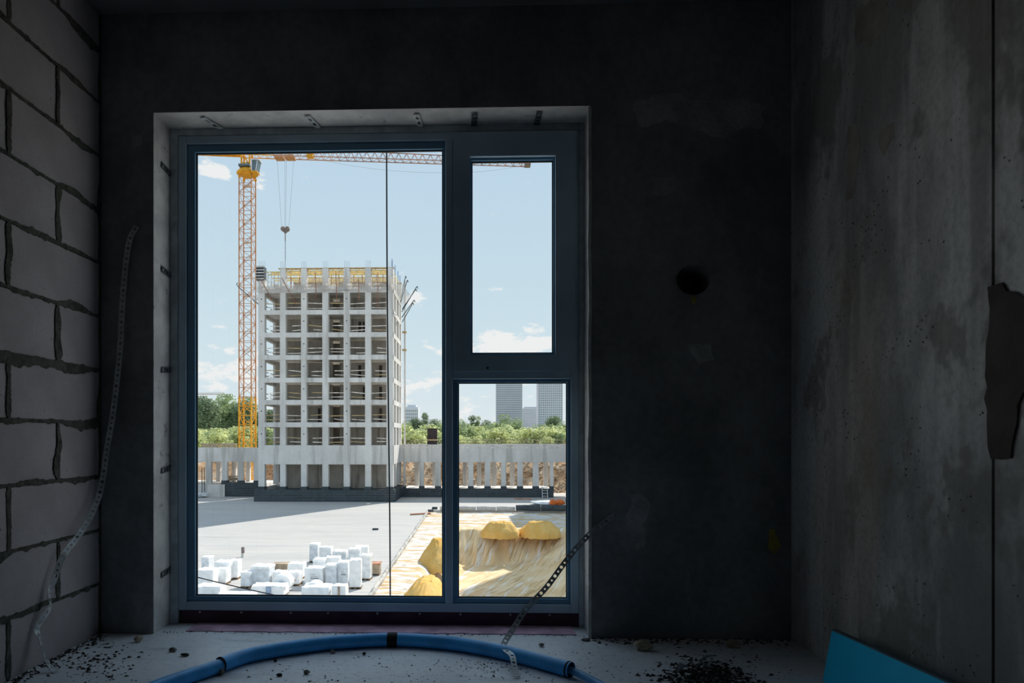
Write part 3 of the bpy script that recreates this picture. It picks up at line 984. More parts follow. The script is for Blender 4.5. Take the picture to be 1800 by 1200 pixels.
# ------------------------------------------------------------------ rubble on the floor
def lump(name, loc, size, m, seed, label=None, cat=None, group=None, squash=.6):
    bm = bmesh.new()
    bmesh.ops.create_icosphere(bm, subdivisions=2, radius=1)
    for v in bm.verts:
        k = 1 + .38 * mnoise.noise(v.co * 1.3 + Vector((seed * 3.1, 0, seed)))
        v.co *= k
        v.co = Vector((v.co.x * size[0], v.co.y * size[1], v.co.z * size[2]))
    lo = min(v.co.z for v in bm.verts)
    for v in bm.verts: v.co.z -= lo
    me = bpy.data.meshes.new(name); bm.to_mesh(me); bm.free()
    o = link(name, me, m); o.location = (loc[0], loc[1], loc[2])
    if label: tag(o, label, cat, group)
    return o

def build_debris():
    def fl(px, py): return G(px, py, 0)
    lump('plaster_lump', fl(243, 1128), (.022, .016, .015), M['stone_warm'], 1, 'crumbly cream plaster lump at the foot of the dark left pier', 'rubble')
    lump('plaster_lump', fl(1131, 1143), (.042, .022, .022), M['stone_warm'], 2, 'large buff plaster lump at the foot of the dark right pier', 'rubble')
    lump('plaster_lump', fl(1290, 1138), (.035, .02, .018), M['stone_warm'], 3, 'dim buff lump in the dark corner beside the concrete wall', 'rubble')
    lump('stone_chip', fl(952, 1136), (.013, .009, .008), M['stone_grey'], 4, 'grey chip between the blue pipe and the window foot', 'rubble')
    lump('stone_chip', fl(304, 1145), (.018, .010, .010), M['stone_grey'], 5, 'grey-brown chip left of the pipe near the left pier', 'rubble')
    lump('stone_chip', fl(325, 1153), (.020, .010, .007), M['debris'], 6, 'dark flat splinter just in front of the grey-brown chip', 'rubble')
    lump('stone_chip', fl(585, 1148), (.012, .009, .008), M['stone_grey'], 7, 'grey pebble just inside the curve of the pipe', 'rubble')
    lump('stone_chip', fl(484, 1163), (.008, .007, .007), M['debris'], 8, 'small black pebble inside the left bend of the pipe', 'rubble')
    lump('stone_chip', fl(539, 1184), (.014, .009, .008), M['stone_grey'], 9, 'grey pebble lying alone inside the pipe curve', 'rubble')
    lump('stone_chip', fl(491, 1188), (.014, .008, .006), M['debris'], 10, 'black chip in the foreground left of the lone grey pebble', 'rubble')
    lump('stone_chip', fl(388, 1186), (.016, .010, .012), M['stone_grey'], 11, 'grey lump under the joint of the two blue sleeves', 'rubble')
    lump('stone_chip', fl(640, 1151), (.008, .007, .007), M['debris'], 12, 'tiny black pebble below the taped part of the pipe', 'rubble')
    lump('stone_chip', fl(1030, 1126), (.022, .010, .007), M['stone_grey'], 14, 'grey flake of render below the right opening edge', 'rubble')
    # paper-white flakes on the rubbish heap
    for i, (pp, lab) in enumerate(((((1222, 1172), (1262, 1166), (1258, 1176), (1240, 1186)), 'white plastic scrap on top of the dark rubbish heap'),
                                   (((1190, 1192), (1208, 1186), (1204, 1196), (1194, 1200)), 'small white scrap in front of the dark rubbish heap'))):
        pts = [fl(*q) for q in pp]
        vs = [(p.x, p.y, .02 + .02 * k) for k, p in enumerate(pts)] ; vs2 = [(x, y, z + .002) for x, y, z in vs]
        o = MB().add(vs + vs2, [(0, 1, 2, 3), (7, 6, 5, 4), (0, 4, 5, 1), (1, 5, 6, 2), (2, 6, 7, 3), (3, 7, 4, 0)]).build('plastic_scrap', M['flake'])
        tag(centre(o), lab, 'scrap')
    # uncountable crumbs
    r = random.Random(21)
    mb = MB()
    def crumb(p, s):
        a = r.uniform(0, 6.28); k = r.choice((3, 4, 4, 5))
        el = r.uniform(.35, 1)
        pts = []
        for j in range(k):
            t = a + 6.283 * j / k + r.uniform(-.3, .3)
            pts.append((p.x + s * math.cos(t) * r.uniform(.6, 1.2), p.y + s * el * math.sin(t) * r.uniform(.6, 1.2)))
        h = s * r.uniform(.3, .8)
        vs = [(x, y, p.z) for x, y in pts] + [(p.x + r.uniform(-.2, .2) * s, p.y + r.uniform(-.2, .2) * s, p.z + h)]
        mb.add(vs, [tuple(range(k))] + [(j, (j + 1) % k, k) for j in range(k)])
    for _ in range(260):      # left corner scatter
        px = r.gauss(170, 38); py = r.gauss(1160, 26)
        if py < 1122 or px < 40 or px > 300: continue
        if px < 175 and py < 1195 - (px - 20) * .5 + 6: continue
        crumb(fl(px, py) + Vector((0, 0, .0006)), r.choice((.004, .005, .006, .008, .012)))
    for _ in range(240):      # foot of the block wall
        y = r.uniform(2.5, 3.27)
        crumb(Vector((XL + abs(r.gauss(0, .03)) + .005, y, .0006)), r.uniform(.004, .012))
    for _ in range(150):      # below the window
        crumb(Vector((r.uniform(OL + .03, OR), 3.33 + r.gauss(0, .012), .0006)), r.uniform(.002, .007))
    for _ in range(220):      # inside the pipe's curve
        px = r.uniform(420, 1010); py = r.uniform(1148, 1200)
        if py < 1145 + abs(px - 690) * .11: continue
        crumb(fl(px, py) + Vector((0, 0, .0006)), r.choice((.002, .003, .003, .004, .006)))
    for _ in range(110):
        px = r.gauss(860, 40); py = r.gauss(1170, 8)
        crumb(fl(px, py) + Vector((0, 0, .0006)), r.uniform(.002, .006))
    for _ in range(200):
        crumb(fl(r.uniform(960, 1400), r.uniform(1128, 1200)) + Vector((0, 0, .0006)), r.uniform(.002, .006))
    for _ in range(200):      # along the right pier foot
        crumb(Vector((r.uniform(OR, XR), YW - abs(r.gauss(0, .04)) - .004, .0006)), r.uniform(.004, .012))
    o = mb.build('floor_crumbs', M['debris'])
    tag(o, 'dark crumbs and dust scattered over the cement floor', 'debris', kind='stuff')
    mb = MB()
    for _ in range(650):
        p = fl(1240 + r.gauss(0, 42), 1196 + r.gauss(0, 14))
        d = abs((p.x - fl(1240, 1196).x)) / .2
        p.z = max(0, .05 * (1 - d)) * r.random() + .0006
        crumb(p, r.uniform(.005, .016))
    o = mb.build('rubbish_heap', M['debris'])
    tag(o, 'low heap of dark sweepings near the right corner', 'rubbish heap', kind='stuff')
build_debris()

# ------------------------------------------------------------------ cables hanging outside the glass
def build_cables():
    a = spline([P(679, 120, 3.86), P(679.5, 260, 3.86), P(680.5, 480, 3.86), P(682.5, 700, 3.86), P(685, 900, 3.86), P(686, 1050, 3.86), P(687, 1300, 3.86)], 8)
    o = MB().tube(a, .0042, 8).build('hanging_cable', M['rope'], smooth=True)
    tag(centre(o), 'black cable hanging straight down outside the big pane', 'cable')
    a = spline([P(250, 984, 4.1), P(343, 1013, 4.1), P(430, 1034, 4.05), P(512, 1052, 4.0), P(600, 1072, 3.95)], 8)
    o = MB().tube(a, .0034, 8).build('slack_cable', M['rope'], smooth=True)
    tag(centre(o), 'thin black cable slanting across the lower left of the big pane', 'cable')
build_cables()

# ================================================================== OUTSIDE: THE BUILDING SITE
ZD = CAMZ - 9.3          # deck level
ZS = ZD - .25            # sand level beside the deck
ZP = ZS - 3.1            # pit floor
KX = -6.3                # line of the deck's kerb
YT = 99.5                # tower front
YP = 107.5               # podium front

def heightfield(name, x0, x1, y0, y1, step, fn, m, label):
    nx = int((x1 - x0) / step) + 1; ny = int((y1 - y0) / step) + 1
    vs = []; fs = []
    for j in range(ny):
        y = y0 + (y1 - y0) * j / (ny - 1)
        for i in range(nx):
            x = x0 + (x1 - x0) * i / (nx - 1)
            vs.append((x, y, fn(x, y)))
    for j in range(ny - 1):
        for i in range(nx - 1):
            a = j * nx + i
            fs.append((a, a + 1, a + nx + 1, a + nx))
    me = bpy.data.meshes.new(name); me.from_pydata(vs, [], fs)
    o = link(name, me, m, smooth=True)
    tag(o, label, kind='structure')
    return o

def sm(a, b, x):
    t = max(0, min(1, (x - a) / (b - a)))
    return t * t * (3 - 2 * t)

def sand_h(x, y):
    n = mnoise.noise
    # back bank of the pit: crest and toe vary along x
    crest = 71.5 + .8 * n(Vector((x * .25, 0, 1))) + .10 * x
    d = (crest - y) + .45 * n(Vector((x * 1.3, y * .12, 3))) + .25 * n(Vector((x * 3.4, y * .2, 8)))
    back = max(0, min(1, d / 3.3))
    # right bank: gentle ramp rising to the right
    rb = 1 - sm(2.5, 13.0, x - .16 * (70 - y) + .5 * n(Vector((x * .3, y * .3, 5))))
    # left edge of the pit
    lf = sm(-4.4, -1.4, x + .3 * n(Vector((y * .4, 0, 7))))
    dep = 3.1 * back * rb * lf
    u = (x * .86 + y * .5)
    w = (x * .5 - y * .86)
    tracks = .16 * n(Vector((u * .35, w * 2.6, 2))) * sm(0, .3, 1 - rb) * back
    rills = .30 * n(Vector((x * 1.5 + .3 * math.sin(y * .8), y * .22, 4))) * (1 if .02 < back < .98 else .12) * lf * rb
    return ZS - dep + tracks + rills + .05 * n(Vector((x * .8, y * .8, 6)))

def build_ground():
    # deck: L-shaped slab
    poly = [(-95, 10), (KX, 10), (KX, 88.2), (60, 88.2), (60, YP + 9), (-95, YP + 9)]
    o = MB().prism(poly, 'z', ZD - .6, ZD).build('deck', M['deck'])
    tag(o, 'flat grey deck covered in rolled membrane below the tower', kind='structure')
    heightfield('sand_ground', KX, 40, 24, 88.3, .2, sand_h, M['sand'], 'ochre sand with a dug pit, tracked slopes and a pale trodden strip')
    # soil bank behind the podium and the land beyond
    def soil(x, y):
        n = mnoise.noise
        t = sm(YP + 9, YP + 26, y)
        return ZD - .35 + (ZD * -1 - 1.4 + .35) * t + .7 * n(Vector((x * .22, y * .22, 1))) * (1 - abs(2 * t - 1)) + .35 * n(Vector((x * .8, y * .8, 3))) * (1 - abs(2 * t - 1) * .5)
    heightfield('soil_bank', -70, 60, YP + 8.9, YP + 27, .6, soil, M['soil'], 'rust-brown soil bank behind the podium columns')
    o = MB().add([(-1500, YP + 26.5, -1.45), (1500, YP + 26.5, -1.45), (1500, 3500, -1.45), (-1500, 3500, -1.45)], [(0, 1, 2, 3)]).build('meadow_ground', M['meadow'])
    tag(o, 'overgrown green land beyond the building site', kind='structure')
    o = MB().add([(-600, -40, ZD - .62), (-60, -40, ZD - .62), (-60, YP + 27, ZD - .62), (-600, YP + 27, ZD - .62)], [(0, 1, 2, 3)]).build('site_ground', M['soil'])
    tag(o, 'bare soil of the site beyond the deck', kind='structure')
    # kerb upstand along the deck edge
    k = MB()
    pts = []
    r = random.Random(8)
    y = 24
    while y < 88.2:
        pts.append((KX + r.uniform(-.05, .05), y, ZD + .06 + r.uniform(-.03, .03))); y += .8
    k.tube(pts, .14, 8)
    tag(centre(k.build('deck_kerb', M['kerb'])), 'grey membrane-wrapped kerb along the right edge of the deck', kind='structure')
build_ground()

# ------------------------------------------------------------------ sand mounds
def mound(cx, cy, rx, ry, h, top, z, label, seed):
    n, m_ = 64, 22
    vs = [(0, 0, h * (1 + .0))]; fs = []
    for j in range(1, m_ + 1):
        t = j / m_
        for i in range(n):
            a = 2 * math.pi * i / n
            k = 1 + .13 * mnoise.noise(Vector((math.cos(a) * 1.4 + seed, math.sin(a) * 1.4, seed)))
            hh = h * (1 if t < top else 1 - ((t - top) / (1 - top)) ** 1.15) + .07 * mnoise.noise(Vector((rx * t * math.cos(a) * 2.2, ry * t * math.sin(a) * 2.2, seed + 5))) + .12 * mnoise.noise(Vector((math.cos(a) * 6, math.sin(a) * 6, t * 5 + seed))) * (t > .15)
            vs.append((rx * t * k * math.cos(a), ry * t * k * math.sin(a), hh - (.5 if j == m_ else 0)))
    for i in range(n): fs.append((0, 1 + i, 1 + (i + 1) % n))
    for j in range(m_ - 1):
        for i in range(n):
            a = 1 + j * n + i; b = 1 + j * n + (i + 1) % n
            fs.append((a, a + n, b + n, b))
    o = MB().add(vs, fs).build('sand_mound', M['ochre'], smooth=True)
    o.location = (cx, cy, z)
    tag(o, label, 'sand mound')
p = G(881, 937, ZS); mound(p.x, p.y + 1.5, 2.0, 1.9, 1.0, .52, ZS - .05, 'left of two flat-topped ochre sand mounds above the pit', 1)
p = G(951, 937, ZS); mound(p.x, p.y + 1.5, 2.1, 1.9, 1.0, .50, ZS - .05, 'right of two flat-topped ochre sand mounds above the pit', 2)
p = G(768, 985, ZS); mound(p.x, p.y + .6, 1.5, 2.6, 1.75, .2, ZS - .1, 'steep ochre sand mound left of the pit, by the mullion', 3)
p = G(752, 1050, ZS); mound(p.x, p.y - .6, 1.6, 4.6, 1.35, .25, ZS - .1, 'low sunlit golden sand heap at the lower edge of the view', 4)

# ------------------------------------------------------------------ tower under construction
COLS = [(454, 465), (492, 502), (529, 539), (566.5, 577), (604, 614.5), (641.7, 652), (679.3, 691)]
BANDS = [(505, 514), (544.4, 552.4), (584, 592.4), (623.6, 632), (663.6, 672), (702.6, 711), (742, 750.4)]
def zt(py): return P(572, py, YT).z
def xt(px): return P(px, 700, YT).x

def build_tower():
    r = random.Random(11)
    TL, TR = xt(454), xt(691)
    DEP = 11.0
    YBk = YT + DEP
    root = empty('unfinished_tower', ((TL + TR) / 2, YT + DEP / 2, ZD))
    tag(root, 'raw concrete frame tower under construction with open bays', 'building')
    CW = .9
    zpl = zt(857)
    zroof = zt(505)
    ztop = zt(473)
    conc, core = M['conc'], M['core']
    side_y = [YT, YT + 3.65, YT + 7.3, YBk - CW]
    # front and back columns
    for i, (a, b) in enumerate(COLS):
        x0, x1 = xt(a), xt(b)
        t = ztop + (.15 if i else -1.5)
        MB().box(x0, x1, YT, YT + CW, zpl, t).build('column', conc, root)
        MB().box(x0, x1, YBk - CW, YBk, zpl, t).build('column', conc, root)
        for lev in range(1, 8):
            # tie holes: small dark discs on the column faces
            if i in (0, 2, 4) and lev >= 1:
                zc = (zt(BANDS[lev - 1][1]) + (zt(BANDS[lev][0]) if lev < 7 else zt(783))) / 2 + .35
                xc = (x0 + x1) / 2
                MB().tube([(xc, YT + .02, zc), (xc, YT - .02, zc)], .09, 8).build('tie_hole', M['gasket'], root)
    for yy in side_y[1:3]:
        for x0, x1 in ((TL, TL + CW), (TR - CW, TR)):
            if x0 == TL and yy == side_y[1]: continue
            MB().box(x0, x1, yy, yy + CW, zpl, ztop - .5).build('column', conc, root)
    # shear wall closing the rear of the left side
    for lev in range(7):
        z1 = zt(BANDS[lev][1]); z0 = zt(BANDS[lev + 1][0]) if lev < 6 else zt(782)
        MB().box(TL + .1, TL + .4, YT + 7.6, YBk - .1, z0, z1).build('shear_wall', core, root)
    # floor slabs with deep edge beams
    def level(py0, py1, name='slab_edge'):
        z1, z0 = zt(py0), zt(py1)
        e = .03
        MB().box(TL, TR, YT - e, YT + .35, z0, z1).build(name, conc, root)
        MB().box(TL, TR, YBk - .35, YBk + e, z0, z1).build(name, conc, root)
        MB().box(TL - e, TL + .35, YT + .35, YBk - .35, z0, z1).build(name, conc, root)
        MB().box(TR - .35, TR + e, YT + .35, YBk - .35, z0, z1).build(name, conc, root)
        MB().box(TL + .35, TR - .35, YT + .35, YBk - .35, z1 - .25, z1).build('floor_slab', conc, root)
    for a, b in BANDS: level(a, b)
    level(782.5, 816, 'plinth_beam')
    # formwork panel joints on the big beam: shallow grooves as thin proud boards
    zb0, zb1 = zt(815), zt(784)
    k = 0
    x = TL + .05
    while x < TR - .6:
        w = 3.1 / 2
        MB().box(x + .02, min(x + w - .02, TR - .05), YT - .05, YT - .03, zb0 + .03, zb1 - .55 - .1 * (k % 2)).build('shutter_panel', conc, root)
        x += w; k += 1
    # core walls on every level, set back 4 m, with a dark lobby opening in the middle bay
    for lev in range(8):
        z1 = zt(BANDS[lev][1]) if lev < 7 else zt(816)
        z0 = (zt(BANDS[lev + 1][0]) if lev < 6 else zt(782)) if lev < 7 else zpl - .4
        yc = YT + (3.9 if lev < 7 else 2.6)
        gx0, gx1 = xt(575), xt(588)
        if lev == 7:
            MB().box(xt(497), TR - 1.1, yc, yc + .3, z0, z1).build('core_wall', core, root)
            MB().box(xt(481), xt(497), yc + .3, yc + .6, z0, z1).build('core_wall', M['formwork_brown'], root)
        else:
            MB().box(P(484, 600, yc).x, gx0, yc, yc + .3, z0, z1).build('core_wall', core, root)
            MB().box(gx1, TR - 1.1, yc, yc + .3, z0, z1).build('core_wall', core, root)
            MB().box(gx0 - 3.5, gx1 + 1.2, yc + 3.0, yc + 3.3, z0, z1).build('core_wall', core, root)
            if lev in (1, 3, 4, 5):
                # door openings with darker boarding
                for px in r.sample((512, 548, 556, 622, 630, 660), 2):
                    MB().box(xt(px), xt(px + 5), yc - .06, yc, z0, z0 + 2.2).build('door_boarding', M['formwork_brown'], root)
    # guard rails: two boards in every open bay
    for lev in range(7):
        z0 = zt(BANDS[lev + 1][0]) if lev < 6 else zt(782)
        for b in range(6):
            x0, x1 = xt(COLS[b][1]), xt(COLS[b + 1][0])
            off = r.uniform(0, .9) if lev else 0
            for h in (.42, 1.05):
                t1, t2 = r.uniform(-.12, .12), r.uniform(-.12, .12)
                MB().bar((x0 + (off if r.random() < .6 else 0), YT + .5, z0 + h + t1), (x1, YT + .5, z0 + h + t2), .05, .12).build('guard_rail', M['rail_white'] if r.random() < .75 else M['timber'], root)
        for b in range(3):
            y0, y1 = side_y[b] + CW, side_y[b + 1]
            for h in (.45, 1.05):
                MB().bar((TR - .4, y0, z0 + h), (TR - .4, y1, z0 + h), .05, .12).build('guard_rail', M['rail_white'], root)
                MB().bar((TL + .4, y0, z0 + h), (TL + .4, y1, z0 + h), .05, .12).build('guard_rail', M['rail_white'], root)
    # bituminous plinth
    zz0, zz1 = ZD, zpl
    pl = MB().box(TL - .55, TR + .3, YT - .35, YBk, zz0, zz1 - .25).build('plinth', M['bitumen'], root)
    for a, b in COLS:
        MB().box(xt(a) - .06, xt(b) + .06, YT - .2, YT + CW + .06, zz1 - .3, zz1 + .15).build('column_foot', M['bitumen'], root)
    # ---- unfinished top storey: formwork deck on timber beams and props
    zd = zt(470.5)
    dx0 = xt(492)
    for j in range(5):
        y = YT + .6 + j * 2.3
        MB().box(dx0, TR - .2, y, y + .09, zd - .42, zd - .22).build('formwork_beam', M['timber_yellow'], root)
    for j in range(14):
        x = dx0 + .3 + j * (TR - dx0 - .6) / 13
        MB().box(x, x + .09, YT + .2, YBk - .6, zd - .22, zd - .04).build('formwork_beam', M['timber_yellow'], root)
    MB().box(dx0 - .3, TR + .1, YT + .1, YT + .9, zd - .04, zd + .04).build('formwork_deck', M['timber'], root)
    MB().box(dx0 - .3, TR + .1, YBk - 1.2, YBk - .3, zd - .04, zd + .04).build('formwork_deck', M['timber'], root)
    for j, (zz, yy) in enumerate(((zt(479), YT + 1.0), (zt(484), YT + 1.4), (zt(481), YT + 4.0), (zt(476.5), YT + .8))):
        MB().box(xt(468 + 6 * (j % 2)), TR - .6, yy, yy + .1, zz - .12, zz + .10).build('formwork_beam', M['timber_yellow'], root)
    for j in range(30):
        x = dx0 + .4 + (j % 15) * (TR - dx0 - .8) / 14 + r.uniform(-.25, .25)
        y = YT + 1.3 + (j // 15) * 3.6
        MB().bar((x, y, zroof), (x + r.uniform(-.1, .1), y, zd - .4), .08).build('steel_prop', M['prop_red'], root)
    for a, b in ((503, 566), (577, 578), (586, 604), (610, 676)):
        MB().box(xt(a), xt(b), YT + 3.9, YT + 4.2, zroof, zt(485)).build('core_wall', core, root)
    # starter bars
    for a, b in COLS[1:]:
        for k in range(4):
            x = xt(a) + .1 + k * (xt(b) - xt(a) - .2) / 3
            MB().bar((x, YT + .2, zd), (x + r.uniform(-.03, .03), YT + .2, zd + 1.05 + r.uniform(-.1, .1)), .035).build('rebar', M['rebar'], root)
    for k in range(4):
        x = xt(455) + k * .28
        MB().bar((x, YT + .2, zt(467)), (x, YT + .2, zt(457)), .035).build('rebar', M['rebar'], root)
    for j, yy in enumerate(side_y):
        for k in range(3):
            MB().bar((TR - .2, yy + .2 + k * .2, ztop), (TR - .2, yy + .2 + k * .2, ztop + 1.5), .06).build('rebar', M['rebar_blue'], root)
    # dark column formwork at the left corner
    fw = MB().box(xt(451), xt(464), YT - .2, YT + 1.2, zt(492), zt(467)).build('column_formwork', M['formwork'], root)
    for k in range(5):
        z = zt(490 - k * 5.2)
        MB().box(xt(450.5), xt(464.5), YT - .3, YT - .2, z, z + .10).build('waler', M['rail_white'], fw)
    # boards stacked by the left end of the top storey
    MB().box(xt(466), xt(490), YT + .4, YT + .6, zt(476.5), zt(475)).build('formwork_beam', M['timber_yellow'], root)
    for px in (469, 475, 480, 487):
        MB().bar((xt(px), YT + .6, zroof), (xt(px), YT + .6, zt(476)), .09).build('steel_prop', M['alu'], root)
    # ---- catch nets on outriggers around the roof slab
    def net(name, p0, p1, p2, p3, nu, nv, sag, m):
        vs = []; fs = []
        for j in range(nv + 1):
            for i in range(nu + 1):
                u, v = i / nu, j / nv
                a = Vector(p0).lerp(Vector(p1), u); b = Vector(p3).lerp(Vector(p2), u)
                q = a.lerp(b, v)
                q.z += -sag * math.sin(math.pi * v) * (.6 + .8 * abs(math.sin(u * nu * .55))) + .25 * mnoise.noise(Vector((u * 9, v * 3, sag)))
                q.y += .25 * mnoise.noise(Vector((u * 7, v * 4, 9)))
                vs.append(q)
        for j in range(nv):
            for i in range(nu):
                a = j * (nu + 1) + i
                fs.append((a, a + 1, a + nu + 2, a + nu + 1))
        MB().add(vs, fs).build(name, m, root, smooth=True)
    zn0, zn1 = zt(509), zt(489)
    net('catch_net', (TL - .6, YT - .25, zn0), (TR + .2, YT - .25, zn0), (TR + .4, YT - .9, zn1), (TL - .3, YT - .9, zn1), 44, 6, .1, NET)
    net('catch_net', (TL - .9, YT - .15, zt(514)), (TR + .2, YT - .15, zt(511)), (TR + .2, YT - .6, zt(500)), (TL + .3, YT - .6, zt(503)), 44, 4, .35, NETG)
    net('catch_net', (TR + .1, YT - .2, zt(512)), (TR + .1, YBk, zt(512)), (TR + 1.4, YBk, zt(490)), (TR + .9, YT - .2, zt(494)), 20, 6, .2, NETG)
    net('catch_net', (TL - .1, YT, zt(516)), (TL - .1, YT + 6, zt(516)), (TL - 1.6, YT + 6, zt(520)), (TL - 1.9, YT, zt(521)), 12, 4, .3, NETG)
    for px0, py0, px1, py1 in ((459, 492, 478, 527), (495, 488, 521, 536), (554, 480, 556, 527), (590, 476, 592, 530), (630, 488, 631, 528), (664, 478, 664, 540)):
        a = P(px0, py0, YT - 1.0); b = P(px1, py1, YT - .12)
        MB().bar(a, b, .075).build('net_arm', M['prop_red'], root)
    # long bent outriggers to the right and the left
    for k, (px0, py0, px1, py1) in enumerate(((706, 548, 733, 503), (707, 543, 731, 508), (706, 558, 728, 527), (707, 566, 726, 532), (704, 532, 716, 492), (705, 524, 713, 485))):
        yy = YT + 4 + k * .9
        a = P(px0, py0, yy); b = P(px1, py1, yy); c = P(px1 + 1.4, py1 + 4, yy)
        MB().tube([a, b, b + (c - b) * .5 + Vector((0, 0, .12)), c], .065, 6).build('net_arm', M['steel_dark'], root)
    a, b, c = P(466, 545, YT + 1), P(418, 503, YT + 1), P(416, 499, YT + 1)
    MB().tube([a, b, c, P(418, 497, YT + 1)], .07, 6).build('net_arm', M['steel_dark'], root)
    # vertical riser tube on the far right corner
    MB().tube([(TR + .6, YBk - .6, ZD + 5), (TR + .6, YBk - .6, ztop + .6)], .13, 8).build('riser_pipe', M['conc'], root)
    for py in (585, 616):
        q = P(708, py, YBk)
        MB().box(q.x, q.x + .7, YBk - 1, YBk - .4, q.z - .12, q.z + .12).build('bracket_platform', M['timber'], root)
build_tower()

# ------------------------------------------------------------------ podium wings
def build_podium():
    r = random.Random(12)
    conc = M['conc']
    def xp(px): return P(px, 800, YP).x
    def zp(py): return P(840, py, YP).z
    TRx, TLx = xt(691), xt(454)
    # right wing
    root = empty('concrete_podium', (xp(860), YP + 4, ZD))
    tag(root, 'long low concrete podium on columns right of the tower', 'building')
    x0, x1 = TRx, xp(1035)
    zt1, zt0 = zp(781), zp(812)
    DEP = 8.5
    edges = [x0] + [xp(q) for q in (743, 786, 846, 881, 916, 957)] + [x1]
    for a, b in zip(edges[:-1], edges[1:]):
        MB().box(a + .02, b - .02, YP, YP + .4, zt0, zt1).build('parapet_panel', conc, root)
    MB().box(x0, x1, YP + .02, YP + DEP, zt0 + .1, zt1 - .35).build('roof_slab', conc, root)
    MB().box(x0, x1, YP + DEP - .4, YP + DEP, zt0, zt1).build('parapet_panel', conc, root)
    # pale brick-end course along the top of the parapet
    mb = MB(); x = x0 + .4
    while x < x1:
        mb.box(x, x + .45, YP - .03, YP + .02, zp(787.5), zp(785.5)); x += .78
    tag(mb.build('edge_course', M['rail_white'], root), kind='stuff')
    fz = zp(857)
    for a, b in ((709, 712.5), (737, 745), (765, 774.5), (794, 803), (823, 832), (852, 862), (881, 890), (909.5, 919), (937, 947), (967, 973)):
        MB().box(xp(a), xp(b), YP + .05, YP + .75, fz, zt0).build('column', conc, root)
        MB().box(xp(a) - .06, xp(b) + .06, YP - .02, YP + .82, fz - .5, fz + .25).build('column_foot', M['bitumen'], root)
    for px in (722, 755, 812, 838, 866, 900, 963):
        q = xp(px)
        MB().box(q, q + .75, YP + 6.6, YP + 7.3, fz - .2, zt0 + .2).build('column', conc, root)
    MB().box(TRx + .3, xp(973), YP - .1, YP + .9, ZD, fz - .15).build('plinth', M['bitumen'], root)
    MB().box(TRx + .3, xp(973), YP + .9, YP + DEP + 2, ZD, fz - .4).build('podium_floor', conc, root)
    # left wing
    root = empty('concrete_podium', (xp(400), YP + 4, ZD))
    tag(root, 'low concrete podium on columns left of the tower', 'building')
    x0, x1 = xp(250), xp(461)
    zt1, zt0 = zp(786.5), zp(812)
    zm = zp(802)
    edges = [x0, xp(300), xp(332), xp(363), xp(398), xp(431), x1]
    for a, b in zip(edges[:-1], edges[1:]):
        MB().box(a + .02, b - .02, YP, YP + .4, zm + .02, zt1).build('parapet_panel', conc, root)
        MB().box(a + .02, b - .02, YP + .04, YP + .4, zt0, zm - .02).build('parapet_panel', conc, root)
    MB().box(x0, x1, YP + .02, YP + DEP, zt0 + .1, zt1 - .3).build('roof_slab', conc, root)
    fz = zp(848)
    for a, b in ((275, 285), (304, 313), (333, 342), (361, 370.5), (389.5, 399), (417.5, 427), (446, 456)):
        MB().box(xp(a), xp(b), YP + .05, YP + .75, fz - .4, zt0).build('column', conc, root)
        if a > 380: MB().box(xp(a) - .06, xp(b) + .06, YP - .02, YP + .82, fz - .6, fz + .25).build('column_foot', M['bitumen'], root)
    for px in (352, 381, 407):
        q = xp(px)
        MB().box(q, q + .7, YP + 6.6, YP + 7.3, fz - .5, zt0 + .2).build('column', conc, root)
    MB().box(xp(396), x1, YP - .1, YP + .9, ZD, fz - .1).build('plinth', M['bitumen'], root)
    MB().box(x0, xp(396), YP - .3, YP + .9, ZD, zp(852)).build('low_wall', conc, root)
    MB().box(x0, x1, YP + .9, YP + DEP + 2, ZD, fz - .35).build('podium_floor', conc, root)
    return zt1
build_podium()

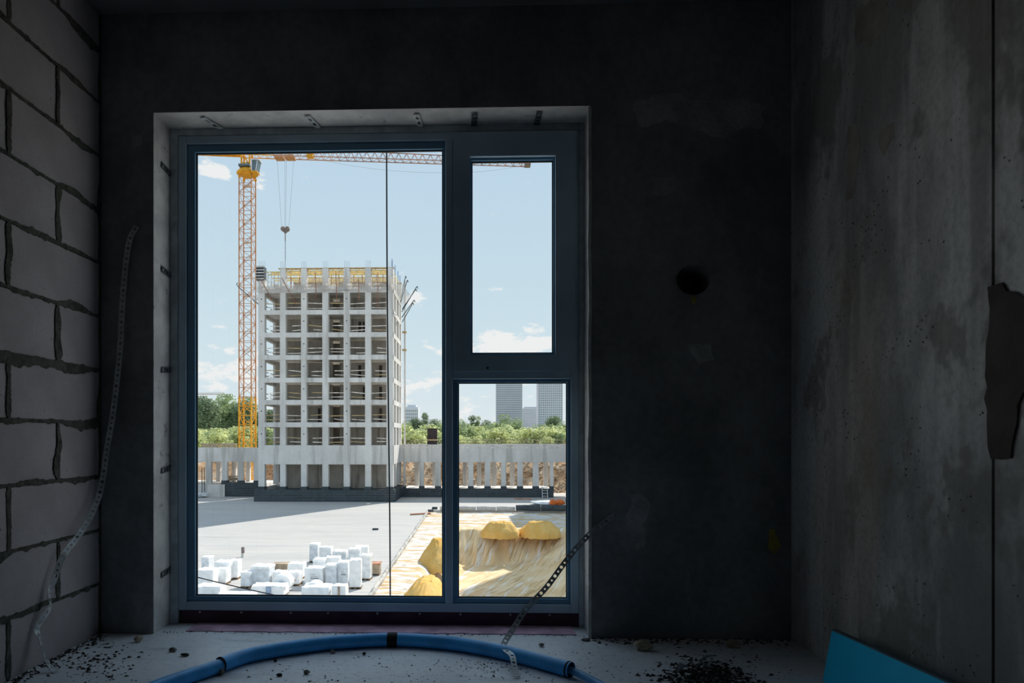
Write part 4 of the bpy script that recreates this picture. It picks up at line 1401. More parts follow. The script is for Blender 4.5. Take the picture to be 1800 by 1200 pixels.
# ------------------------------------------------------------------ tower crane
def build_crane():
    r = random.Random(13)
    YM = 121.0                               # stands on the soil behind the left podium
    base = P(435, 785, YM)
    cx = base.x
    z0 = ZD + .2
    root = empty('tower_crane', (cx, YM, z0))
    tag(root, 'orange lattice tower crane beside the concrete tower', 'crane')
    k = YM / 113.0
    rad = 1.46 * k; phi = math.radians(43.2)
    dirs = [(math.cos(phi + math.pi / 2 * q), math.sin(phi + math.pi / 2 * q)) for q in range(4)]
    def corner(q, z): return Vector((rad * dirs[q % 4][0], rad * dirs[q % 4][1], z))
    zring = P(435, 309, YM).z
    sec = 33 * YM / F
    nsec = int((zring - z0) / sec) + 1
    sec = (zring - z0) / nsec
    # one section: bracing mesh, four legs below it
    def section_meshes(mname_leg, legw, brw):
        br = MB(); legs = []
        for q in range(4):
            a0, b0 = corner(q, 0), corner(q + 1, 0)
            up = Vector((0, 0, sec))
            for t in (0, .5):
                br.bar(a0 + up * t, b0 + up * t, brw)
            d = 1 if q % 2 else 0
            for t in (0, .5):
                A, B = (a0, b0) if (d + int(t * 2)) % 2 == 0 else (b0, a0)
                br.bar(A + up * t, B + up * (t + .5), brw)
            legs.append(MB().bar(a0, a0 + up, legw).mesh('mast_leg'))
        return br.mesh('mast_section'), legs
    bm_u, legs_u = section_meshes('u', .17, .075)
    bm_l, legs_l = section_meshes('l', .24, .10)
    bm_u.materials.append(M['crane_orange']); bm_l.materials.append(M['crane_yellow'])
    for l in legs_u: l.materials.append(M['crane_orange'])
    for l in legs_l: l.materials.append(M['crane_yellow'])
    zmid = P(435, 700, YM).z
    for i in range(nsec):
        low = z0 + i * sec < zmid
        s = bpy.data.objects.new('mast_section', bm_l if low else bm_u); C.objects.link(s)
        s.parent = root; s.location = (0, 0, i * sec)
        for l in (legs_l if low else legs_u):
            o = bpy.data.objects.new('mast_leg', l); C.objects.link(o); o.parent = s
    # small rest platforms inside the mast
    for py in (327, 427, 520):
        z = P(435, py, YM).z
        MB().box(cx - .7, cx + .5, YM - .5, YM + .5, z, z + .12).build('rest_platform', M['conc'], root)
    # slewing ring
    MB().tube([(cx, YM, zring - .1), (cx, YM, zring + .25), (cx, YM, zring + .5), (cx, YM, zring + 1.15)], [1.15 * k, 1.75 * k, 1.75 * k, 1.2 * k], 20).build('slewing_ring', M['crane_yellow'], root)
    for q in range(4):
        a = corner(q, 0) + Vector((cx, YM, zring - .6)); b = Vector((cx + dirs[q][0] * 1.2, YM + dirs[q][1] * 1.2, zring + .3))
        MB().bar(a, b, .35).build('ring_bracket', M['crane_yellow'], root)
    def Q(px, py, dy=0): return P(px, py, YM + dy)
    # head frame
    zh0, zh1 = zring + 1.1, Q(435, 268).z
    xa, xb = Q(427, 280).x, Q(441, 280).x
    hd = MB()
    for x in (xa, xb):
        for dy in (-.7, .7): hd.bar((x, YM + dy, zh0), (x, YM + dy, zh1), .28)
    for dy in (-.7, .7):
        hd.bar((xa, YM + dy, zh1 - .2), (xb, YM + dy, zh0 + .4), .14)
        hd.bar((xa, YM + dy, zh0 + 1.0), (xb, YM + dy, zh0 + 1.0), .14)
    hd.build('head_frame', M['crane_yellow'], root)
    MB().box(Q(424, 0).x, Q(443, 0).x, YM - 1.5, YM + 1.2, Q(435, 297).z, Q(435, 293).z).build('head_platform', M['cab_glass'], root)
    # cab
    a, b = Q(446, 285, -1.5), Q(457, 304, -1.5)
    cabp = [(a.x, a.z), (b.x, a.z), (b.x - .35, b.z), (a.x, b.z)]
    cab = MB().prism(cabp, 'y', YM - 2.6, YM - .9).build('cab', M['cab_glass'], root)
    MB().box(a.x - .2, b.x + .2, YM - 2.7, YM - .8, a.z, a.z + .14).build('cab_roof', M['far_pale'], cab)
    MB().box(a.x - .1, b.x - .2, YM - 2.65, YM - .85, b.z - .16, b.z).build('cab_floor', M['crane_yellow'], cab)
    fr = MB()
    for dx, bz in ((a.x, b.z), (b.x - .1, b.z)): fr.bar((dx, YM - 2.62, a.z), (dx - (.3 if dx > a.x else 0), YM - 2.62, bz), .09)
    fr.build('cab_frame', M['far_pale'], cab)
    # jib: triangular lattice, receding slightly, tapering
    j0 = Q(425, 274); j1 = P(930, 290, YM + 4)
    d = j1 - j0; Lj = d.length; dn = d.normalized(); sd = dn.cross(Vector((0, 0, 1))).normalized()
    nb = 44
    def jp(t, side, top):
        h = (1.75 * (1 - t) + .95 * t) * k * .98
        wd = .75 * k
        q = j0 + d * t
        return q + Vector((0, 0, h)) if top else q + sd * wd * side
    nseg = 9
    for s_ in range(nseg):
        t0, t1 = s_ / nseg, (s_ + 1) / nseg
        ch = MB()
        for sdn in (-1, 1): ch.bar(jp(t0, sdn, False), jp(t1, sdn, False), .13)
        m = M['crane_yellow'] if s_ == 0 else (M['crane_orange'] if s_ < 3 else M['crane_pale'])
        seg = ch.build('jib_chord', m, root)
        MB().bar(jp(t0, 0, True), jp(t1, 0, True), .14).build('jib_top_chord', m, seg)
        lac = MB()
        n = nb // nseg
        for i in range(n):
            u0 = t0 + (t1 - t0) * i / n; u1 = t0 + (t1 - t0) * (i + 1) / n; um = (u0 + u1) / 2
            for sdn in (-1, 1):
                lac.bar(jp(u0, sdn, False), jp(um, 0, True), .06); lac.bar(jp(um, 0, True), jp(u1, sdn, False), .06)
            lac.bar(jp(u0, -1, False), jp(u0, 1, False), .06); lac.bar(jp(u0, -1, False), jp(u1, 1, False), .05)
        lac.build('jib_lacing', m, seg)
    tip = jp(1, 0, False)
    MB().box(tip.x - .8, tip.x + .25, tip.y - .8, tip.y + .8, tip.z - .2, tip.z + .55).build('jib_tip', M['hook'], root)
    # orange winch box on the jib
    q = P(546, 270, YM); MB().box(q.x - .6, q.x + .5, YM - .6, YM + .6, q.z - .7, q.z + .3).build('hoist_winch', M['crane_yellow'], root)
    # counter jib: flat yellow beams going left
    c1 = Q(262, 262); cj = MB()
    for dy in (-.8, .8):
        va = Vector((Q(426, 266).x, YM + dy, Q(426, 269).z)); vb = Vector((c1.x, YM + dy, c1.z))
        cj.bar(va, vb, .2, .85)
    cj.build('counter_jib', M['crane_yellow'], root)
    MB().box(c1.x, Q(420, 0).x, YM - .7, YM + .7, Q(340, 263).z, Q(340, 262).z).build('counter_jib_walkway', M['crane_yellow'], root)
    MB().box(c1.x - .5, c1.x + 3.5, YM - .7, YM + .7, c1.z - 2.2, c1.z).build('counterweight', M['conc'], root)
    # trolley and ropes
    tz = P(502, 276, YM).z
    tr = MB(); xa, xb = P(484, 276, YM).x, P(518, 276, YM).x
    xm = (xa + xb) / 2
    for x0, x1 in ((xa, xm - .15), (xm + .15, xb)): tr.box(x0, x1, YM - .9, YM + .9, tz - .35, tz + .1)
    tr.build('trolley', M['crane_orange'], root)
    hb = P(501.5, 400, YM)
    for px, ox in ((487, -.65), (501, -.1), (503.5, .1), (516.5, .65)):
        a = P(px, 277, YM)
        MB().tube([a, (hb.x + ox, YM, hb.z)], .022, 5).build('hoist_rope', M['rope_pale'], root)
    hk = MB()
    for s_ in (-1, 1):
        c = Vector((hb.x + .38 * s_, YM, hb.z - .25))
        pts = [(c.x + .42 * math.cos(a * math.pi / 8), c.z + .42 * math.sin(a * math.pi / 8)) for a in range(16)]
        hk.prism(pts, 'y', YM - .22, YM + .22)
    hk.prism([(hb.x - .7, hb.z - .35), (hb.x + .7, hb.z - .35), (hb.x + .18, hb.z - .95), (hb.x - .18, hb.z - .95)], 'y', YM - .18, YM + .18)
    hk.build('hook_block', M['hook'], root)
    zend = P(501, 473, YM).z
    MB().tube([(hb.x, YM, hb.z - .9), (hb.x, YM, hb.z - 2.4)], .09, 6).build('hook', M['hook'], root)
    MB().tube([(hb.x, YM, hb.z - 2.3), (hb.x, YM, zend - 1.0)], .045, 5).build('load_chain', M['rope'], root)
    # sagging signal cable under the jib
    pts = [P(px, py, YM + .01 * (px - 430)) for px, py in ((545, 277), (600, 288), (660, 297), (720, 302), (780, 303.5), (840, 302), (890, 296), (922, 290))]
    MB().tube(spline(pts, 4), .02, 5).build('slack_rope', M['rope_pale'], root)
    MB().tube([P(742, 258, YM + 3), P(790, 268, YM + 3.5)], .03, 5).build('stay_rope', M['rope_pale'], root)
    # ballast base
    MB().box(cx - 2.6, cx + 2.6, YM - 2.6, YM + 2.6, z0 - 1.2, z0 + .1).build('crane_base', M['conc'], root)
build_crane()

# ------------------------------------------------------------------ wrapped pallets on the deck
def build_pallets():
    r = random.Random(31)
    base_cache = {}
    def wrinkled(w, d, h, seed):
        bm = bmesh.new()
        bmesh.ops.create_cube(bm, size=1)
        bmesh.ops.subdivide_edges(bm, edges=bm.edges[:], cuts=5, use_grid_fill=True)
        for v in bm.verts:
            q = v.co.copy()
            n = mnoise.noise(Vector((q.x * 3 + seed, q.y * 3, q.z * 1.2)))
            n2 = mnoise.noise(Vector((q.x * 8 + seed, q.y * 8, q.z * 3)))
            f = 1 + .05 * n + .03 * n2
            # slightly rounded edges
            rr = max(abs(q.x), abs(q.y), abs(q.z)); k = sum(1 for c in q if abs(abs(c) - .5) < 1e-4)
            if k >= 2: f *= .965
            v.co = Vector((q.x * w * f, q.y * d * f, (q.z + .5) * h * (1 + .02 * n) + (.05 * n2 if q.z > .4 else 0)))
        me = bpy.data.meshes.new('wrapped_load'); bm.to_mesh(me); bm.free()
        return me
    rows = [
        # px0, px1, top py (front edge), height m, material, label print, description
        (354, 368, 980, 1.0, 'film_grey', None, 'small grey wrapped pallet at the back left of the stock'),
        (376, 404, 988, 1.25, 'film_white', None, 'white wrapped pallet behind the left row, below the grey post'),
        (402, 418, 985, 1.25, 'film_white', None, 'narrow white pallet directly right under the grey post'),
        (344, 374, 1002, 1.2, 'film_white', None, 'white wrapped pallet cut by the left window edge, middle row'),
        (377, 398, 1000, 1.0, 'film_white', None, 'white wrapped pallet with torn film right of the left-edge pallet'),
        (423, 440, 1007, .95, 'film_grey', None, 'small grey-sided pallet left of the big square one'),
        (441, 474, 997, 1.2, 'film_grey', None, 'big square grey-faced pallet in the middle of the left half'),
        (479, 501, 1005, .9, 'film_white', None, 'low white pallet right of the big square grey-faced one'),
        (502, 526, 1006, .85, 'film_white', 'print_red', 'low white pallet with a red print on its front'),
        (343, 387, 1031, 1.1, 'film_white', None, 'long white pallet at the lower left corner above the slanting cable'),
        (375, 444, 1046, .9, 'film_white', None, 'wide white pallet at the lower edge under the slanting cable'),
        (544, 559, 957, 1.35, 'film_grey', None, 'tall narrow pallet standing highest at the back'),
        (560, 582, 962, 1.25, 'film_white', None, 'white pallet beside the tall narrow one at the back'),
        (584, 608, 970, 1.0, 'film_grey', None, 'grey bulging pallet behind the middle of the right cluster'),
        (612, 632, 966, 1.25, 'film_grey', None, 'grey-faced pallet at the back right of the cluster'),
        (622, 646, 961, 1.2, 'film_white', None, 'rearmost right pallet showing only its white top'),
        (634, 651, 977, 1.6, 'film_grey', None, 'tall ribbed grey pallet at the right end of the cluster'),
        (550, 570, 984, 1.3, 'film_grey', None, 'grey pallet with loose film behind the one with print'),
        (571, 596, 980, 1.35, 'film_white', None, 'white pallet with draped film in the middle of the right cluster'),
        (505, 533, 991, 1.0, 'film_white', None, 'white pallet with crumpled cover left of the right cluster'),
        (535, 568, 999, 1.15, 'film_white', 'print_grey', 'white pallet with a dark printed sheet, left of the two printed ones'),
        (572, 592, 994, 1.3, 'film_grey', None, 'pale blue-grey pallet between the two printed ones'),
        (593, 612, 989, 1.45, 'film_grey', 'print_grey', 'tall grey pallet with dark print at the right of the printed pair'),
        (613, 634, 984, 1.8, 'film_white', None, 'tall bright white pallet with sunlit side right of the printed pair'),
        (529, 580, 1032, .9, 'film_white', None, 'wide white pallet at the lower edge below the printed pallets'),
        (583, 608, 1030, 1.0, 'film_white', 'crate', 'white pallet with a brown strip at the lower edge'),
        (440, 500, 1030, .7, 'film_white', 'film_blue', 'low pallet under loose film with a blue edge at the bottom'),
    ]
    for i, (a, b, py, h, m, pr, lab) in enumerate(rows):
        zt_ = ZD + h
        pm = G((a + b) / 2, py, zt_)
        Y = pm.y
        w = (b - a) * Y / F
        d = min(1.1, max(.8, w))
        root = empty('wrapped_pallet', (pm.x, Y + d / 2, ZD))
        root.rotation_euler = (0, 0, r.uniform(-.07, .07))
        tag(root, lab, 'pallet', 'film-wrapped pallets on the deck')
        me = wrinkled(w, d, h - .13, i * 3.7)
        me.materials.append(M[m])
        o = bpy.data.objects.new('wrapped_load', me); C.objects.link(o); o.parent = root; o.location = (0, 0, .13)
        mb = MB()
        for s_ in (-1, 0, 1): mb.box(s_ * w * .42 - .05, s_ * w * .42 + .05, -d / 2, d / 2, 0, .09)
        mb.box(-w / 2, w / 2, -d / 2, d / 2, .09, .125)
        me2 = mb.mesh('pallet_base'); me2.materials.append(M['pallet_wood'])
        o2 = bpy.data.objects.new('pallet_base', me2); C.objects.link(o2); o2.parent = root
        # film hood: a draped white sheet over the top of the grey-faced ones
        if m == 'film_grey':
            me3 = wrinkled(w * 1.05, d * 1.06, .16, i * 1.9 + 40); me3.materials.append(M['film_white'])
            o3 = bpy.data.objects.new('film_hood', me3); C.objects.link(o3); o3.parent = root; o3.location = (0, 0, h - .11)
        if pr:
            lw = w * .42; z0 = h * .55
            if pr in ('print_grey', 'print_red'):
                lb = MB().box(-lw * .4, lw * .75, -d / 2 - .045, -d / 2 - .035, z0 - .16, z0 + .22).mesh('label_sheet'); lb.materials.append(M['film_white'])
                ol = bpy.data.objects.new('label_sheet', lb); C.objects.link(ol); ol.parent = root
                pm_ = MB()
                for q in range(3 if pr == 'print_grey' else 1):
                    wz = (.07, .03, .03)[q]
                    pm_.box(-lw * .35, lw * (.7 - .2 * q), -d / 2 - .05, -d / 2 - .045, z0 - .12 + q * .12, z0 - .12 + q * .12 + wz)
                pmm = pm_.mesh('print'); pmm.materials.append(M[pr])
                op = bpy.data.objects.new('print', pmm); C.objects.link(op); op.parent = ol
            else:
                lb = MB().box(-lw * .1, lw * .25, -d / 2 - .06, -d / 2 - .03, .1, h).mesh('strip'); lb.materials.append(M[pr])
                ol = bpy.data.objects.new('strip', lb); C.objects.link(ol); ol.parent = root
    # loose film rolls lying at the lower edge
    for px, py, rr, lab in ((497, 1040, .55, 'crumpled bulge of clear film between the lower pallets'), (552, 1052, .5, 'round film roll end seen at the lower edge of the pane')):
        p = G(px, py, ZD)
        mb = MB()
        mb.tube([(p.x, p.y + .6, ZD + rr), (p.x, p.y - .3, ZD + rr)], [rr, rr], 18)
        o = mb.build('film_roll', M['film_white'])
        MB().tube([(p.x, p.y - .3, ZD + rr), (p.x, p.y - .32, ZD + rr)], rr * .45, 14).build('roll_core', M['film_grey'], o)
        tag(centre_keep(o), lab, 'film roll')

def centre_keep(o):
    """origin to base centre while children stay where they are"""
    before = Vector(o.location)
    centre(o)
    d = Vector(o.location) - before
    for ch in o.children: ch.location = Vector(ch.location) - d
    return o
build_pallets()

def build_site_things():
    r = random.Random(41)
    # grey post on the deck
    p = G(427, 979, ZD)
    root = empty('deck_post', p)
    tag(root, 'short grey post standing alone on the deck', 'post')
    h = 18 * p.y / F
    MB().box(p.x - .1, p.x + .1, p.y - .1, p.y + .1, ZD, ZD + h).build('post', M['post'], root)
    MB().box(p.x - .11, p.x + .11, p.y - .11, p.y + .11, ZD + h * .34, ZD + h * .40).build('band', M['rail_white'], root)
    MB().box(p.x - .105, p.x + .105, p.y - .105, p.y + .105, ZD, ZD + h * .33).build('sleeve', M['conc'], root)
    # brown crate and plank between the pallets
    def crate(px0, px1, py0, h, name, m, lab, lid=None):
        a = G((px0 + px1) / 2, py0, ZD + h); w = (px1 - px0) * a.y / F
        root = empty(name, (a.x, a.y + .4, ZD)); tag(root, lab, 'crate')
        for k in range(4):
            MB().box(a.x - w / 2, a.x + w / 2, a.y - .02, a.y, ZD + .12 + k * (h - .12) / 4, ZD + .10 + (k + 1) * (h - .12) / 4).build('board', m, root)
        MB().box(a.x - w / 2, a.x + w / 2, a.y, a.y + .8, ZD + .12, ZD + h).build('body', m, root)
        for s_ in (-.45, .35): MB().box(a.x + s_ * w, a.x + (s_ + .1) * w, a.y, a.y + .8, ZD, ZD + .12).build('foot', M['pallet_wood'], root)
        if lid: MB().box(a.x - w / 2 - .05, a.x + w / 2 + .05, a.y - .05, a.y + .85, ZD + h, ZD + h + .08).build('lid', M[lid], root)
    crate(652, 667, 992, .75, 'site_crate', M['crate'], 'beige crate standing at the right of the pallet cluster', 'plank_red')
    crate(478, 506, 991, .55, 'site_crate', M['crate'], 'flat brown crate behind the low white pallets')
    # planks on the deck
    for a, b, z, lab in (((722, 905), (756, 903), ZD, 'thin reddish plank lying near the far kerb end'), ((905, 877), (933, 878), ZD, 'reddish board lying below the podium at the right'),
                         ((655, 931), (665, 931), ZD, 'short dark offcut lying on the sunlit deck')):
        p, q = G(*a, z), G(*b, z)
        o = MB().bar(p + Vector((0, 0, .09)), q + Vector((0, 0, .09)), .35, .16).build('plank', M['plank_red'] if 'red' in lab else M['roll_dark']); tag(centre(o), lab, 'plank')
    # dark blocks at the end of the kerb
    for i, (px, py, lab) in enumerate(((757, 900, 'left dark block at the far end of the kerb'), (764, 895, 'right dark block at the far end of the kerb'))):
        p = G(px, py, ZD)
        o = MB().box(p.x - .35, p.x + .35, p.y, p.y + .5, ZD, ZD + .3).build('rubber_block', M['roll_dark'], bevel=.04); tag(centre(o), lab, 'block')
    # rolls of membrane laid along the far edge of the sand
    segs = [(775, 806), (806, 838), (838, 872), (872, 905), (905, 948), (948, 992)]
    for i, (a, b) in enumerate(segs):
        p, q = G(a, 897, ZS), G(b - 1.5, 897, ZS)
        rr = .26 if i < 4 else .38
        p.z = q.z = ZD + rr; p.y = q.y = 88.0 + (.0 if i < 4 else -.4)
        root = MB().tube([p, p.lerp(q, .33) + Vector((0, .05, .03)), p.lerp(q, .66) - Vector((0, .05, 0)), q], rr, 12).build('membrane_roll', M['deck'] if i < 4 else M['roll_dark'])
        MB().tube([q, q + Vector((.03, 0, 0))], rr * .3, 8).build('roll_core', M['tape'], root)
        tag(centre_keep(root), ['leftmost grey membrane roll along the far sand edge', 'second grey membrane roll from the left at the sand edge', 'third grey membrane roll from the left at the sand edge', 'fourth grey membrane roll, left of the thick dark ones', 'thick dark membrane roll, left of the last pair', 'thick dark membrane roll at the right end'][i], 'membrane roll')
    # ladder against the podium plinth
    p = G(959, 876, ZD); root = empty('site_ladder', p); tag(root, 'short aluminium ladder leaning on the dark plinth', 'ladder')
    p.y = YP - 1.2
    w = 9 * YP / F / 2
    hgt = 1.9
    for s_ in (-1, 1):
        MB().bar((p.x + s_ * w, YP - 1.1, ZD), (p.x + s_ * w, YP - .15, ZD + hgt), .10).build('rail', M['alu'], root)
    for k in range(4):
        t = .15 + k * .23
        MB().bar((p.x - w, YP - 1.1 + .95 * t, ZD + hgt * t), (p.x + w, YP - 1.1 + .95 * t, ZD + hgt * t), .09).build('rung', M['alu'], root)
    # orange sacks and grey sheets
    p = G(981, 888, ZD)
    for i, (dx, s_, lab) in enumerate(((-.7, .55, 'left of two orange sacks near the plinth corner'), (.25, .75, 'right of two orange sacks near the plinth corner'))):
        lump('orange_sack', (p.x + dx, p.y + .2 * i, ZD), (s_, .5, .42), M['orange_plastic'], 60 + i, lab, 'sack')
    p = G(958, 886, ZD); o = lump('grey_tarp', (p.x, p.y, ZD), (2.2, 1.4, .28), M['film_grey'], 63, 'crumpled grey tarpaulin in front of the ladder', 'tarpaulin')
    # brown formwork stack on the podium roof
    def zp(py): return P(840, py, YP + 3).z
    a, b = P(751, 780, YP + 3), P(768.5, 780, YP + 3)
    z0 = P(840, 781, YP).z - .35
    root = empty('formwork_stack', ((a.x + b.x) / 2, YP + 3.5, z0)); tag(root, 'dark brown upright formwork panels with a pale strap on the podium roof', 'formwork')
    n = 4
    for k in range(n):
        x0 = a.x + (b.x - a.x) * k / n
        MB().box(x0, x0 + (b.x - a.x) / n - .02, YP + 3, YP + 4, z0, zp(752.5)).build('panel', M['formwork_brown'], root)
    MB().box(a.x - .02, b.x + .02, YP + 2.96, YP + 4.04, zp(774), zp(772)).build('strap', M['timber'], root)
    # clutter on the left podium roof: timber stacks
    zr = P(840, 786.5, YP).z
    for i, (px0, px1, lab) in enumerate(((352, 384, 'stack of sawn timber on the left podium roof'), (386, 414, 'second stack of boards next to the crane foot'))):
        a, b = P(px0, 780, YP + 4), P(px1, 780, YP + 4)
        root = empty('timber_stack', ((a.x + b.x) / 2, YP + 4.5, zr - .3)); tag(root, lab, 'timber')
        for lay in range(3):
            for k in range(6):
                MB().box(a.x + r.uniform(0, .3), b.x - r.uniform(0, .4), YP + 4 + k * .2, YP + 4.17 + k * .2, zr - .3 + lay * .32, zr - .03 + lay * .32).build('board', M['crate'] if r.random() < .5 else M['timber'], root)
    # pile of boards under the left podium
    a, b = P(400, 847, YP + 1.4), P(417, 847, YP + 1.4)
    root = empty('board_pile', ((a.x + b.x) / 2, YP + 2, a.z)); tag(root, 'pile of grey boards between two left podium columns', 'timber')
    z = P(840, 848, YP).z - .35
    for k in range(6):
        MB().bar((a.x + r.uniform(-.1, .2), YP + 1.6, z + .1 + k * .22), (b.x + r.uniform(-.2, .1), YP + 1.8, z + .1 + k * .22 + r.uniform(-.1, .15)), .5, .16).build('board', M['crate'], root)
    # scaffold ladder tower at the far left, and junk heap before it
    a = P(349, 866, YP - 2)
    root = empty('scaffold_frame', (a.x, YP - 2, ZD)); tag(root, 'grey steel scaffold frame at the left edge of the pane', 'scaffold')
    w = .55; hz = P(349, 822, YP - 2).z
    for dx in (-w, w):
        for dy in (0, .9): MB().bar((a.x + dx, YP - 2 + dy, ZD), (a.x + dx, YP - 2 + dy, hz), .10).build('post', M['steel_dark'], root)
    k = 0; z = ZD + .4
    while z < hz - .6:
        MB().bar((a.x - w, YP - 2, z), (a.x + w, YP - 2, z), .07).build('rung', M['alu'], root); z += .42
    for i, (px, py, s_, lab) in enumerate(((352, 874, 1.3, 'pale scrap heap at the left end of the deck'), (372, 871, 1.0, 'smaller scrap heap next to the low wall'))):
        p = G(px, py, ZD)
        lump('scrap_heap', (p.x, p.y, ZD), (s_, .9, .45), M['film_grey'], 70 + i, lab, 'scrap')
    # rubble on the soil bank: too much to count
    mb = MB()
    for _ in range(900):
        x = r.uniform(-40, 20); y = r.uniform(YP + 10, YP + 20)
        t = sm(YP + 9, YP + 26, y); z = ZD - .35 + (-ZD - 1.4 + .35) * t
        s_ = r.uniform(.1, .45)
        a = Vector((x, y, z + r.uniform(0, .5))); d = Vector((r.uniform(-1, 1), r.uniform(-1, 1), r.uniform(-.4, .5))).normalized() * s_ * r.choice((1, 1, 3))
        mb.bar(a - d, a + d, s_ * .7, s_ * .5)
    tag(mb.build('bank_rubble', M['crate']), 'loose rubble and timber scraps on the soil bank', 'rubble', kind='stuff')
build_site_things()

def roof_rails():
    r = random.Random(77)
    zr = P(840, 781, YP).z - .35
    y = YP + 7.6
    for a, b, lab in ((700, 790, 'thin guard rail on the podium roof next to the tower'), (806, 1015, 'thin guard rail on the podium roof in the lower right pane')):
        x0, x1 = P(a, 778, y).x, P(b, 778, y).x
        root = empty('roof_guard_rail', ((x0 + x1) / 2, y, zr)); tag(root, lab, 'railing')
        n = int((x1 - x0) / 2.2)
        for k in range(n + 1):
            x = x0 + (x1 - x0) * k / n
            MB().bar((x, y, zr), (x, y, zr + 1.1), .06).build('post', M['timber'], root)
        for h in (.55, 1.02):
            MB().bar((x0, y, zr + h), (x1, y, zr + h + r.uniform(-.05, .05)), .05, .10).build('rail', M['post'], root)
roof_rails()

# ------------------------------------------------------------------ trees and scrub
def crown_mesh(name, h, w, n, leaf, seed, blobs=9, low=.25):
    r = random.Random(seed)
    cs_ = []
    for _ in range(blobs):
        t = r.random()
        z = h * (low + (1 - low) * (.12 + .75 * t))
        rad = w * (.5 if t < .55 else .36) * r.uniform(.55, .85)
        a = r.uniform(0, 6.28); dd = w * .5 * r.uniform(0, .62) * (1 - .6 * t)
        cs_.append((Vector((dd * math.cos(a), dd * math.sin(a), z)), rad))
    mb = MB()
    for _ in range(n):
        c, rad = r.choice(cs_)
        d = Vector((r.gauss(0, 1), r.gauss(0, 1), r.gauss(0, 1))).normalized()
        p = c + d * rad * (r.uniform(.25, 1) ** .5) * Vector((1, 1, .85)).length / 1.65
        p.z = max(.05, min(h, p.z))
        u = Vector((r.gauss(0, 1), r.gauss(0, 1), r.gauss(0, .7))).normalized(); v = u.cross(d + Vector((.01, .02, .03))).normalized()
        s_ = leaf * r.uniform(.6, 1.3)
        mb.add([p - u * s_ * .5, p + v * s_ * .35, p + u * s_ * .5, p - v * s_ * .35], [(0, 1, 2, 3)])
    me = bpy.data.meshes.new(name); me.from_pydata(mb.v, [], mb.f)
    return me

def trunk_mesh(h, rad):
    mb = MB()
    mb.tube([(0, 0, 0), (.05 * h, 0, h * .4), (0, .03 * h, h * .8)], [rad, rad * .8, rad * .3], 6)
    mb.tube([(.04 * h, 0, h * .35), (.2 * h, .05 * h, h * .65)], [rad * .5, rad * .2], 5)
    mb.tube([(.05 * h, 0, h * .42), (-.16 * h, .04 * h, h * .7)], [rad * .5, rad * .2], 5)
    return mb.mesh('trunk')

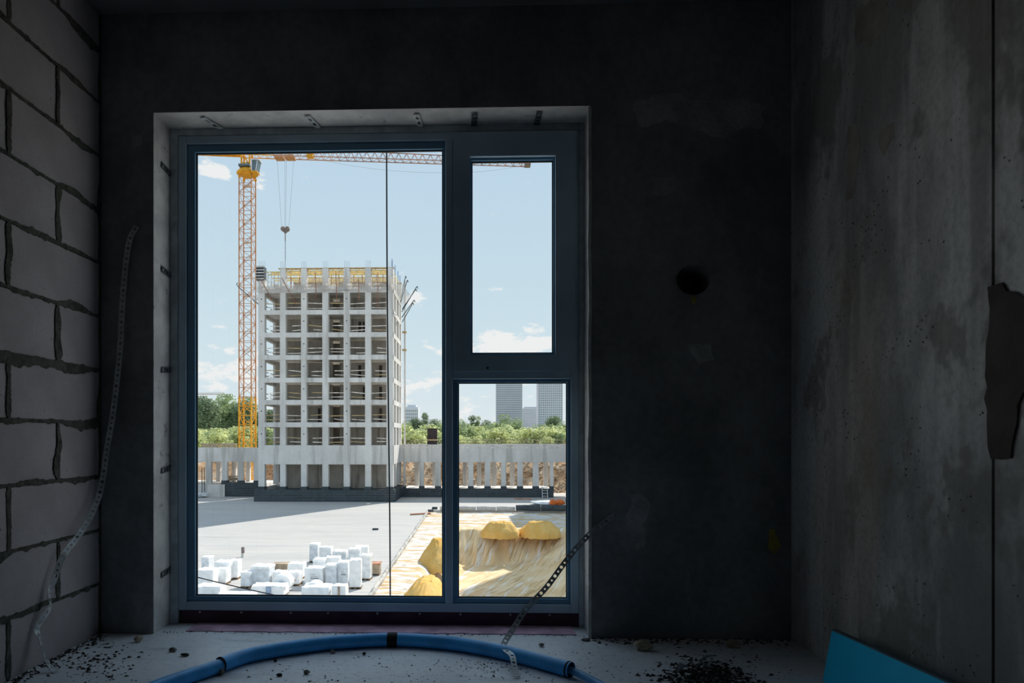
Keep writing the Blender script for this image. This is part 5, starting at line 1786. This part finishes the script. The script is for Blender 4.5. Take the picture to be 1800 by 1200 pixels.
def build_trees():
    r = random.Random(51)
    kinds = []
    for k in range(4):
        c = crown_mesh('crown', 14, 11, 2600, .62, 100 + k, 12); c.materials.append(M[('leaf_dark', 'leaf_mid', 'leaf_dark', 'leaf_mid')[k]])
        t = trunk_mesh(12, .22); t.materials.append(M['bark'])
        kinds.append((c, t))
    pop = []
    for k in range(2):
        c = crown_mesh('crown', 14, 6, 1500, .6, 130 + k, 10, .15); c.materials.append(M[('leaf_dark', 'leaf_mid')[k]])
        t = trunk_mesh(12, .2); t.materials.append(M['bark'])
        pop.append((c, t))
    bush = []
    for k in range(4):
        c = crown_mesh('foliage', 3.0, 4.4, 900, .36, 200 + k, 8, .0); c.materials.append(M[('leaf_light', 'leaf_light', 'leaf_mid', 'leaf_light')[k]])
        t = MB()
        for q in range(4): t.bar((0, 0, 0), (.5 * math.cos(q * 1.6), .5 * math.sin(q * 1.6), 1.5), .06)
        t = t.mesh('stems'); t.materials.append(M['bark'])
        bush.append((c, t))
    zg = -1.45
    def put(kind, name, px, ytop, Y, h0, label, cat, group, pn=('crown', 'trunk'), wide=1.0):
        top = P(px, ytop, Y)
        h = top.z - zg
        s = h / h0
        o = empty(name, (top.x, Y, zg))
        o.scale = (s * wide, s * wide, s); o.rotation_euler = (0, 0, r.uniform(0, 6.28))
        tag(o, label, cat, group)
        for me, n in zip(kind, pn):
            c = bpy.data.objects.new(n, me); C.objects.link(c); c.parent = o
    # left wood
    for i in range(15):
        px = 290 + i * 10.5 + r.uniform(-3, 3)
        top = 702 + 7 * math.sin(i * 1.7) + r.uniform(-2, 4) - (3 if 380 < px < 425 else 0)
        put(kinds[r.randrange(4)], 'broadleaf_tree', px, top, 215 + r.uniform(0, 40), 14, 'dense dark green tree of the wood left of the crane', 'tree', 'trees of the left wood')
    for i in range(6):
        put(kinds[r.randrange(4)], 'broadleaf_tree', 455 + i * 12, 722 + r.uniform(-5, 5), 240, 14, 'green tree seen through the open bays of the tower', 'tree', 'trees behind the tower')
    # right: line of trees
    for px, top, Y, k, lab in ((716, 738, 260, 1, 'rounded green tree next to the tower edge'), (731, 735, 265, 0, 'rounded green tree left of the tall feathery one'), (746, 723, 270, 4, 'tall feathery tree above the brown formwork panels'), (762, 736, 268, 2, 'rounded green tree right of the tall feathery one'),
                               (777, 737, 262, 1, 'green tree half hidden by the window mullion'), (795, 738, 264, 0, 'green tree mostly behind the window mullion'), (812, 735, 262, 1, 'green tree at the left edge of the lower right pane'), (830, 728, 270, 4, 'slim upright tree in the lower right pane'), (840, 730, 272, 5, 'second slim upright tree in the lower right pane'),
                               (855, 738, 266, 2, 'dull green tree between the slim trees and the far tower'), (868, 740, 258, 1, 'low green tree at the foot of the left far tower'), (888, 728, 250, 3, 'broad olive tree in front of the left far tower'), (908, 733, 255, 1, 'bushy tree at the right foot of the left far tower'),
                               (972, 731, 245, 0, 'broad dark tree before the right far tower'), (988, 740, 240, 1, 'green tree at the right edge of the lower pane')):
        put((kinds + pop)[k], 'broadleaf_tree', px, top, Y, 14, lab, 'tree', wide=1.15 if k < 4 else .9, group=None)
    # scrub band
    for i in range(120):
        left = i < 42
        px = r.uniform(300, 470) if left else r.uniform(700, 1010)
        Y = r.uniform(142, 215)
        top = r.uniform(748, 770) if left else r.uniform(743, 771)
        if 925 < px < 950: top += 6
        top = min(768, top + (215 - Y) * .03)
        put(bush[r.randrange(4)], 'scrub_bush', px, top, Y, 3.0, 'yellow-green bush in the scrub left of the tower' if left else 'yellow-green bush in the scrub right of the tower', 'bush', 'scrub left of the tower' if left else 'scrub right of the tower', ('foliage', 'stems'), 1.25)
build_trees()

# ------------------------------------------------------------------ far buildings
def far_block(name, px0, px1, ptop, Y, mt, label, cols, floor_h, depth, winw=.5, side=None):
    a, b = P(px0, 700, Y), P(px1, 700, Y)
    zt_ = P((px0 + px1) / 2, ptop, Y).z
    root = empty(name, ((a.x + b.x) / 2, Y + depth / 2, -1.45)); tag(root, label, 'building')
    MB().box(a.x, b.x, Y, Y + depth, -1.45, zt_).build('tower_body', M[mt], root)
    MB().box(a.x + 2, b.x - 2, Y + 2, Y + depth - 2, zt_, zt_ + 2).build('roof_plant', M[mt], root)
    w = (b.x - a.x) / cols
    mb = MB()
    z = 4
    while z + floor_h < zt_:
        for c in range(cols):
            x = a.x + (c + .5) * w
            mb.add([(x - w * winw / 2, Y - .05, z), (x + w * winw / 2, Y - .05, z), (x + w * winw / 2, Y - .05, z + floor_h * .55), (x - w * winw / 2, Y - .05, z + floor_h * .55)], [(0, 1, 2, 3)])
        z += floor_h
    # slab bands between the floors stand proud
    o = mb.build('windows', M['far_window'], root); tag(o, kind='stuff')
    mb = MB(); z = 4 - floor_h * .45
    while z < zt_ - 1:
        mb.box(a.x - .3, b.x + .3, Y - .35, Y + .02, z, z + floor_h * .28); z += floor_h
    o = mb.build('floor_bands', M['far_pale'], root); tag(o, kind='stuff')
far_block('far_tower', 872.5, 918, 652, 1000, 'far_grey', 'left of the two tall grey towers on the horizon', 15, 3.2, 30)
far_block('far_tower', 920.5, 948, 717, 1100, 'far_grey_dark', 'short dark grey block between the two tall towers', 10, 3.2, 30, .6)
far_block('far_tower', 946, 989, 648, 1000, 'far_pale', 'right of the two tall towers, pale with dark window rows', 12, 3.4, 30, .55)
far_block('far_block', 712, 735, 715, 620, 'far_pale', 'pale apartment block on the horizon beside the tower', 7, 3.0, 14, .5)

def distant_crane():
    Y = 520
    a, b = P(318, 694, Y), P(394, 692, Y)
    root = empty('distant_crane', (a.x, Y, -1.45)); tag(root, 'faint distant crane jib over the wood at the left', 'crane')
    mb = MB()
    for dy in (-.6, .6): mb.bar((a.x - 8, Y + dy, a.z), (b.x, Y + dy, b.z), .22)
    mb.bar((a.x - 8, Y, a.z + 1.2), (b.x, Y, b.z + .9), .22)
    n = 26
    for i in range(n):
        x0 = a.x + (b.x - a.x) * i / n; x1 = a.x + (b.x - a.x) * (i + 1) / n
        mb.bar((x0, Y, a.z), ((x0 + x1) / 2, Y, a.z + 1), .14); mb.bar(((x0 + x1) / 2, Y, a.z + 1), (x1, Y, a.z), .14)
    mb.build('jib', M['crane_pale'], root)
    m2 = MB()
    for dx in (-.8, .8):
        for dy in (-.8, .8): m2.bar((a.x + dx, Y + dy, -1.45), (a.x + dx, Y + dy, a.z + 4), .2)
    z = 0
    while z < a.z:
        m2.bar((a.x - .8, Y - .8, z), (a.x + .8, Y - .8, z + 2), .12); z += 2
    m2.build('mast', M['crane_pale'], root)
    c = P(357, 694, Y)
    MB().bar((c.x, Y, c.z), (c.x, Y, c.z - 3), .3).build('trolley', M['crane_pale'], root)
distant_crane()

# ------------------------------------------------------------------ neighbouring blocks that stand right of the view and cast its shade
def neighbour(name, x0, x1, y0, y1, h, label):
    root = MB().box(x0, x1, y0, y1, ZD - .5, ZD + h).build(name, M['facade'])
    tag(root, label, kind='structure')
    z = ZD + 4
    mb = MB()
    while z < ZD + h - 2:
        x = x0 + 1
        while x < x1 - 2:
            mb.box(x, x + 1.6, y0 - .02, y0 + .02, z, z + 1.7); x += 3.1
        y = y0 + 1
        while y < y1 - 2:
            mb.box(x0 - .02, x0 + .02, y, y + 1.6, z, z + 1.7); y += 3.1
        z += 3.28
    tag(mb.build('windows', M['far_window'], root), kind='stuff')
neighbour('neighbour_block_low', 18.6, 28.4, 99.5, 110.5, 23.5, 'finished block right of the view')
neighbour('neighbour_block_mid', 28.6, 50, 99.5, 110.5, 45, 'taller finished block right of the view')
neighbour('window_shading_tower', 33, 56, 74, 90, 82, 'unseen high-rise right of the view, added to shade the window')  # unseen tower, added and sized to keep direct sun out of the room
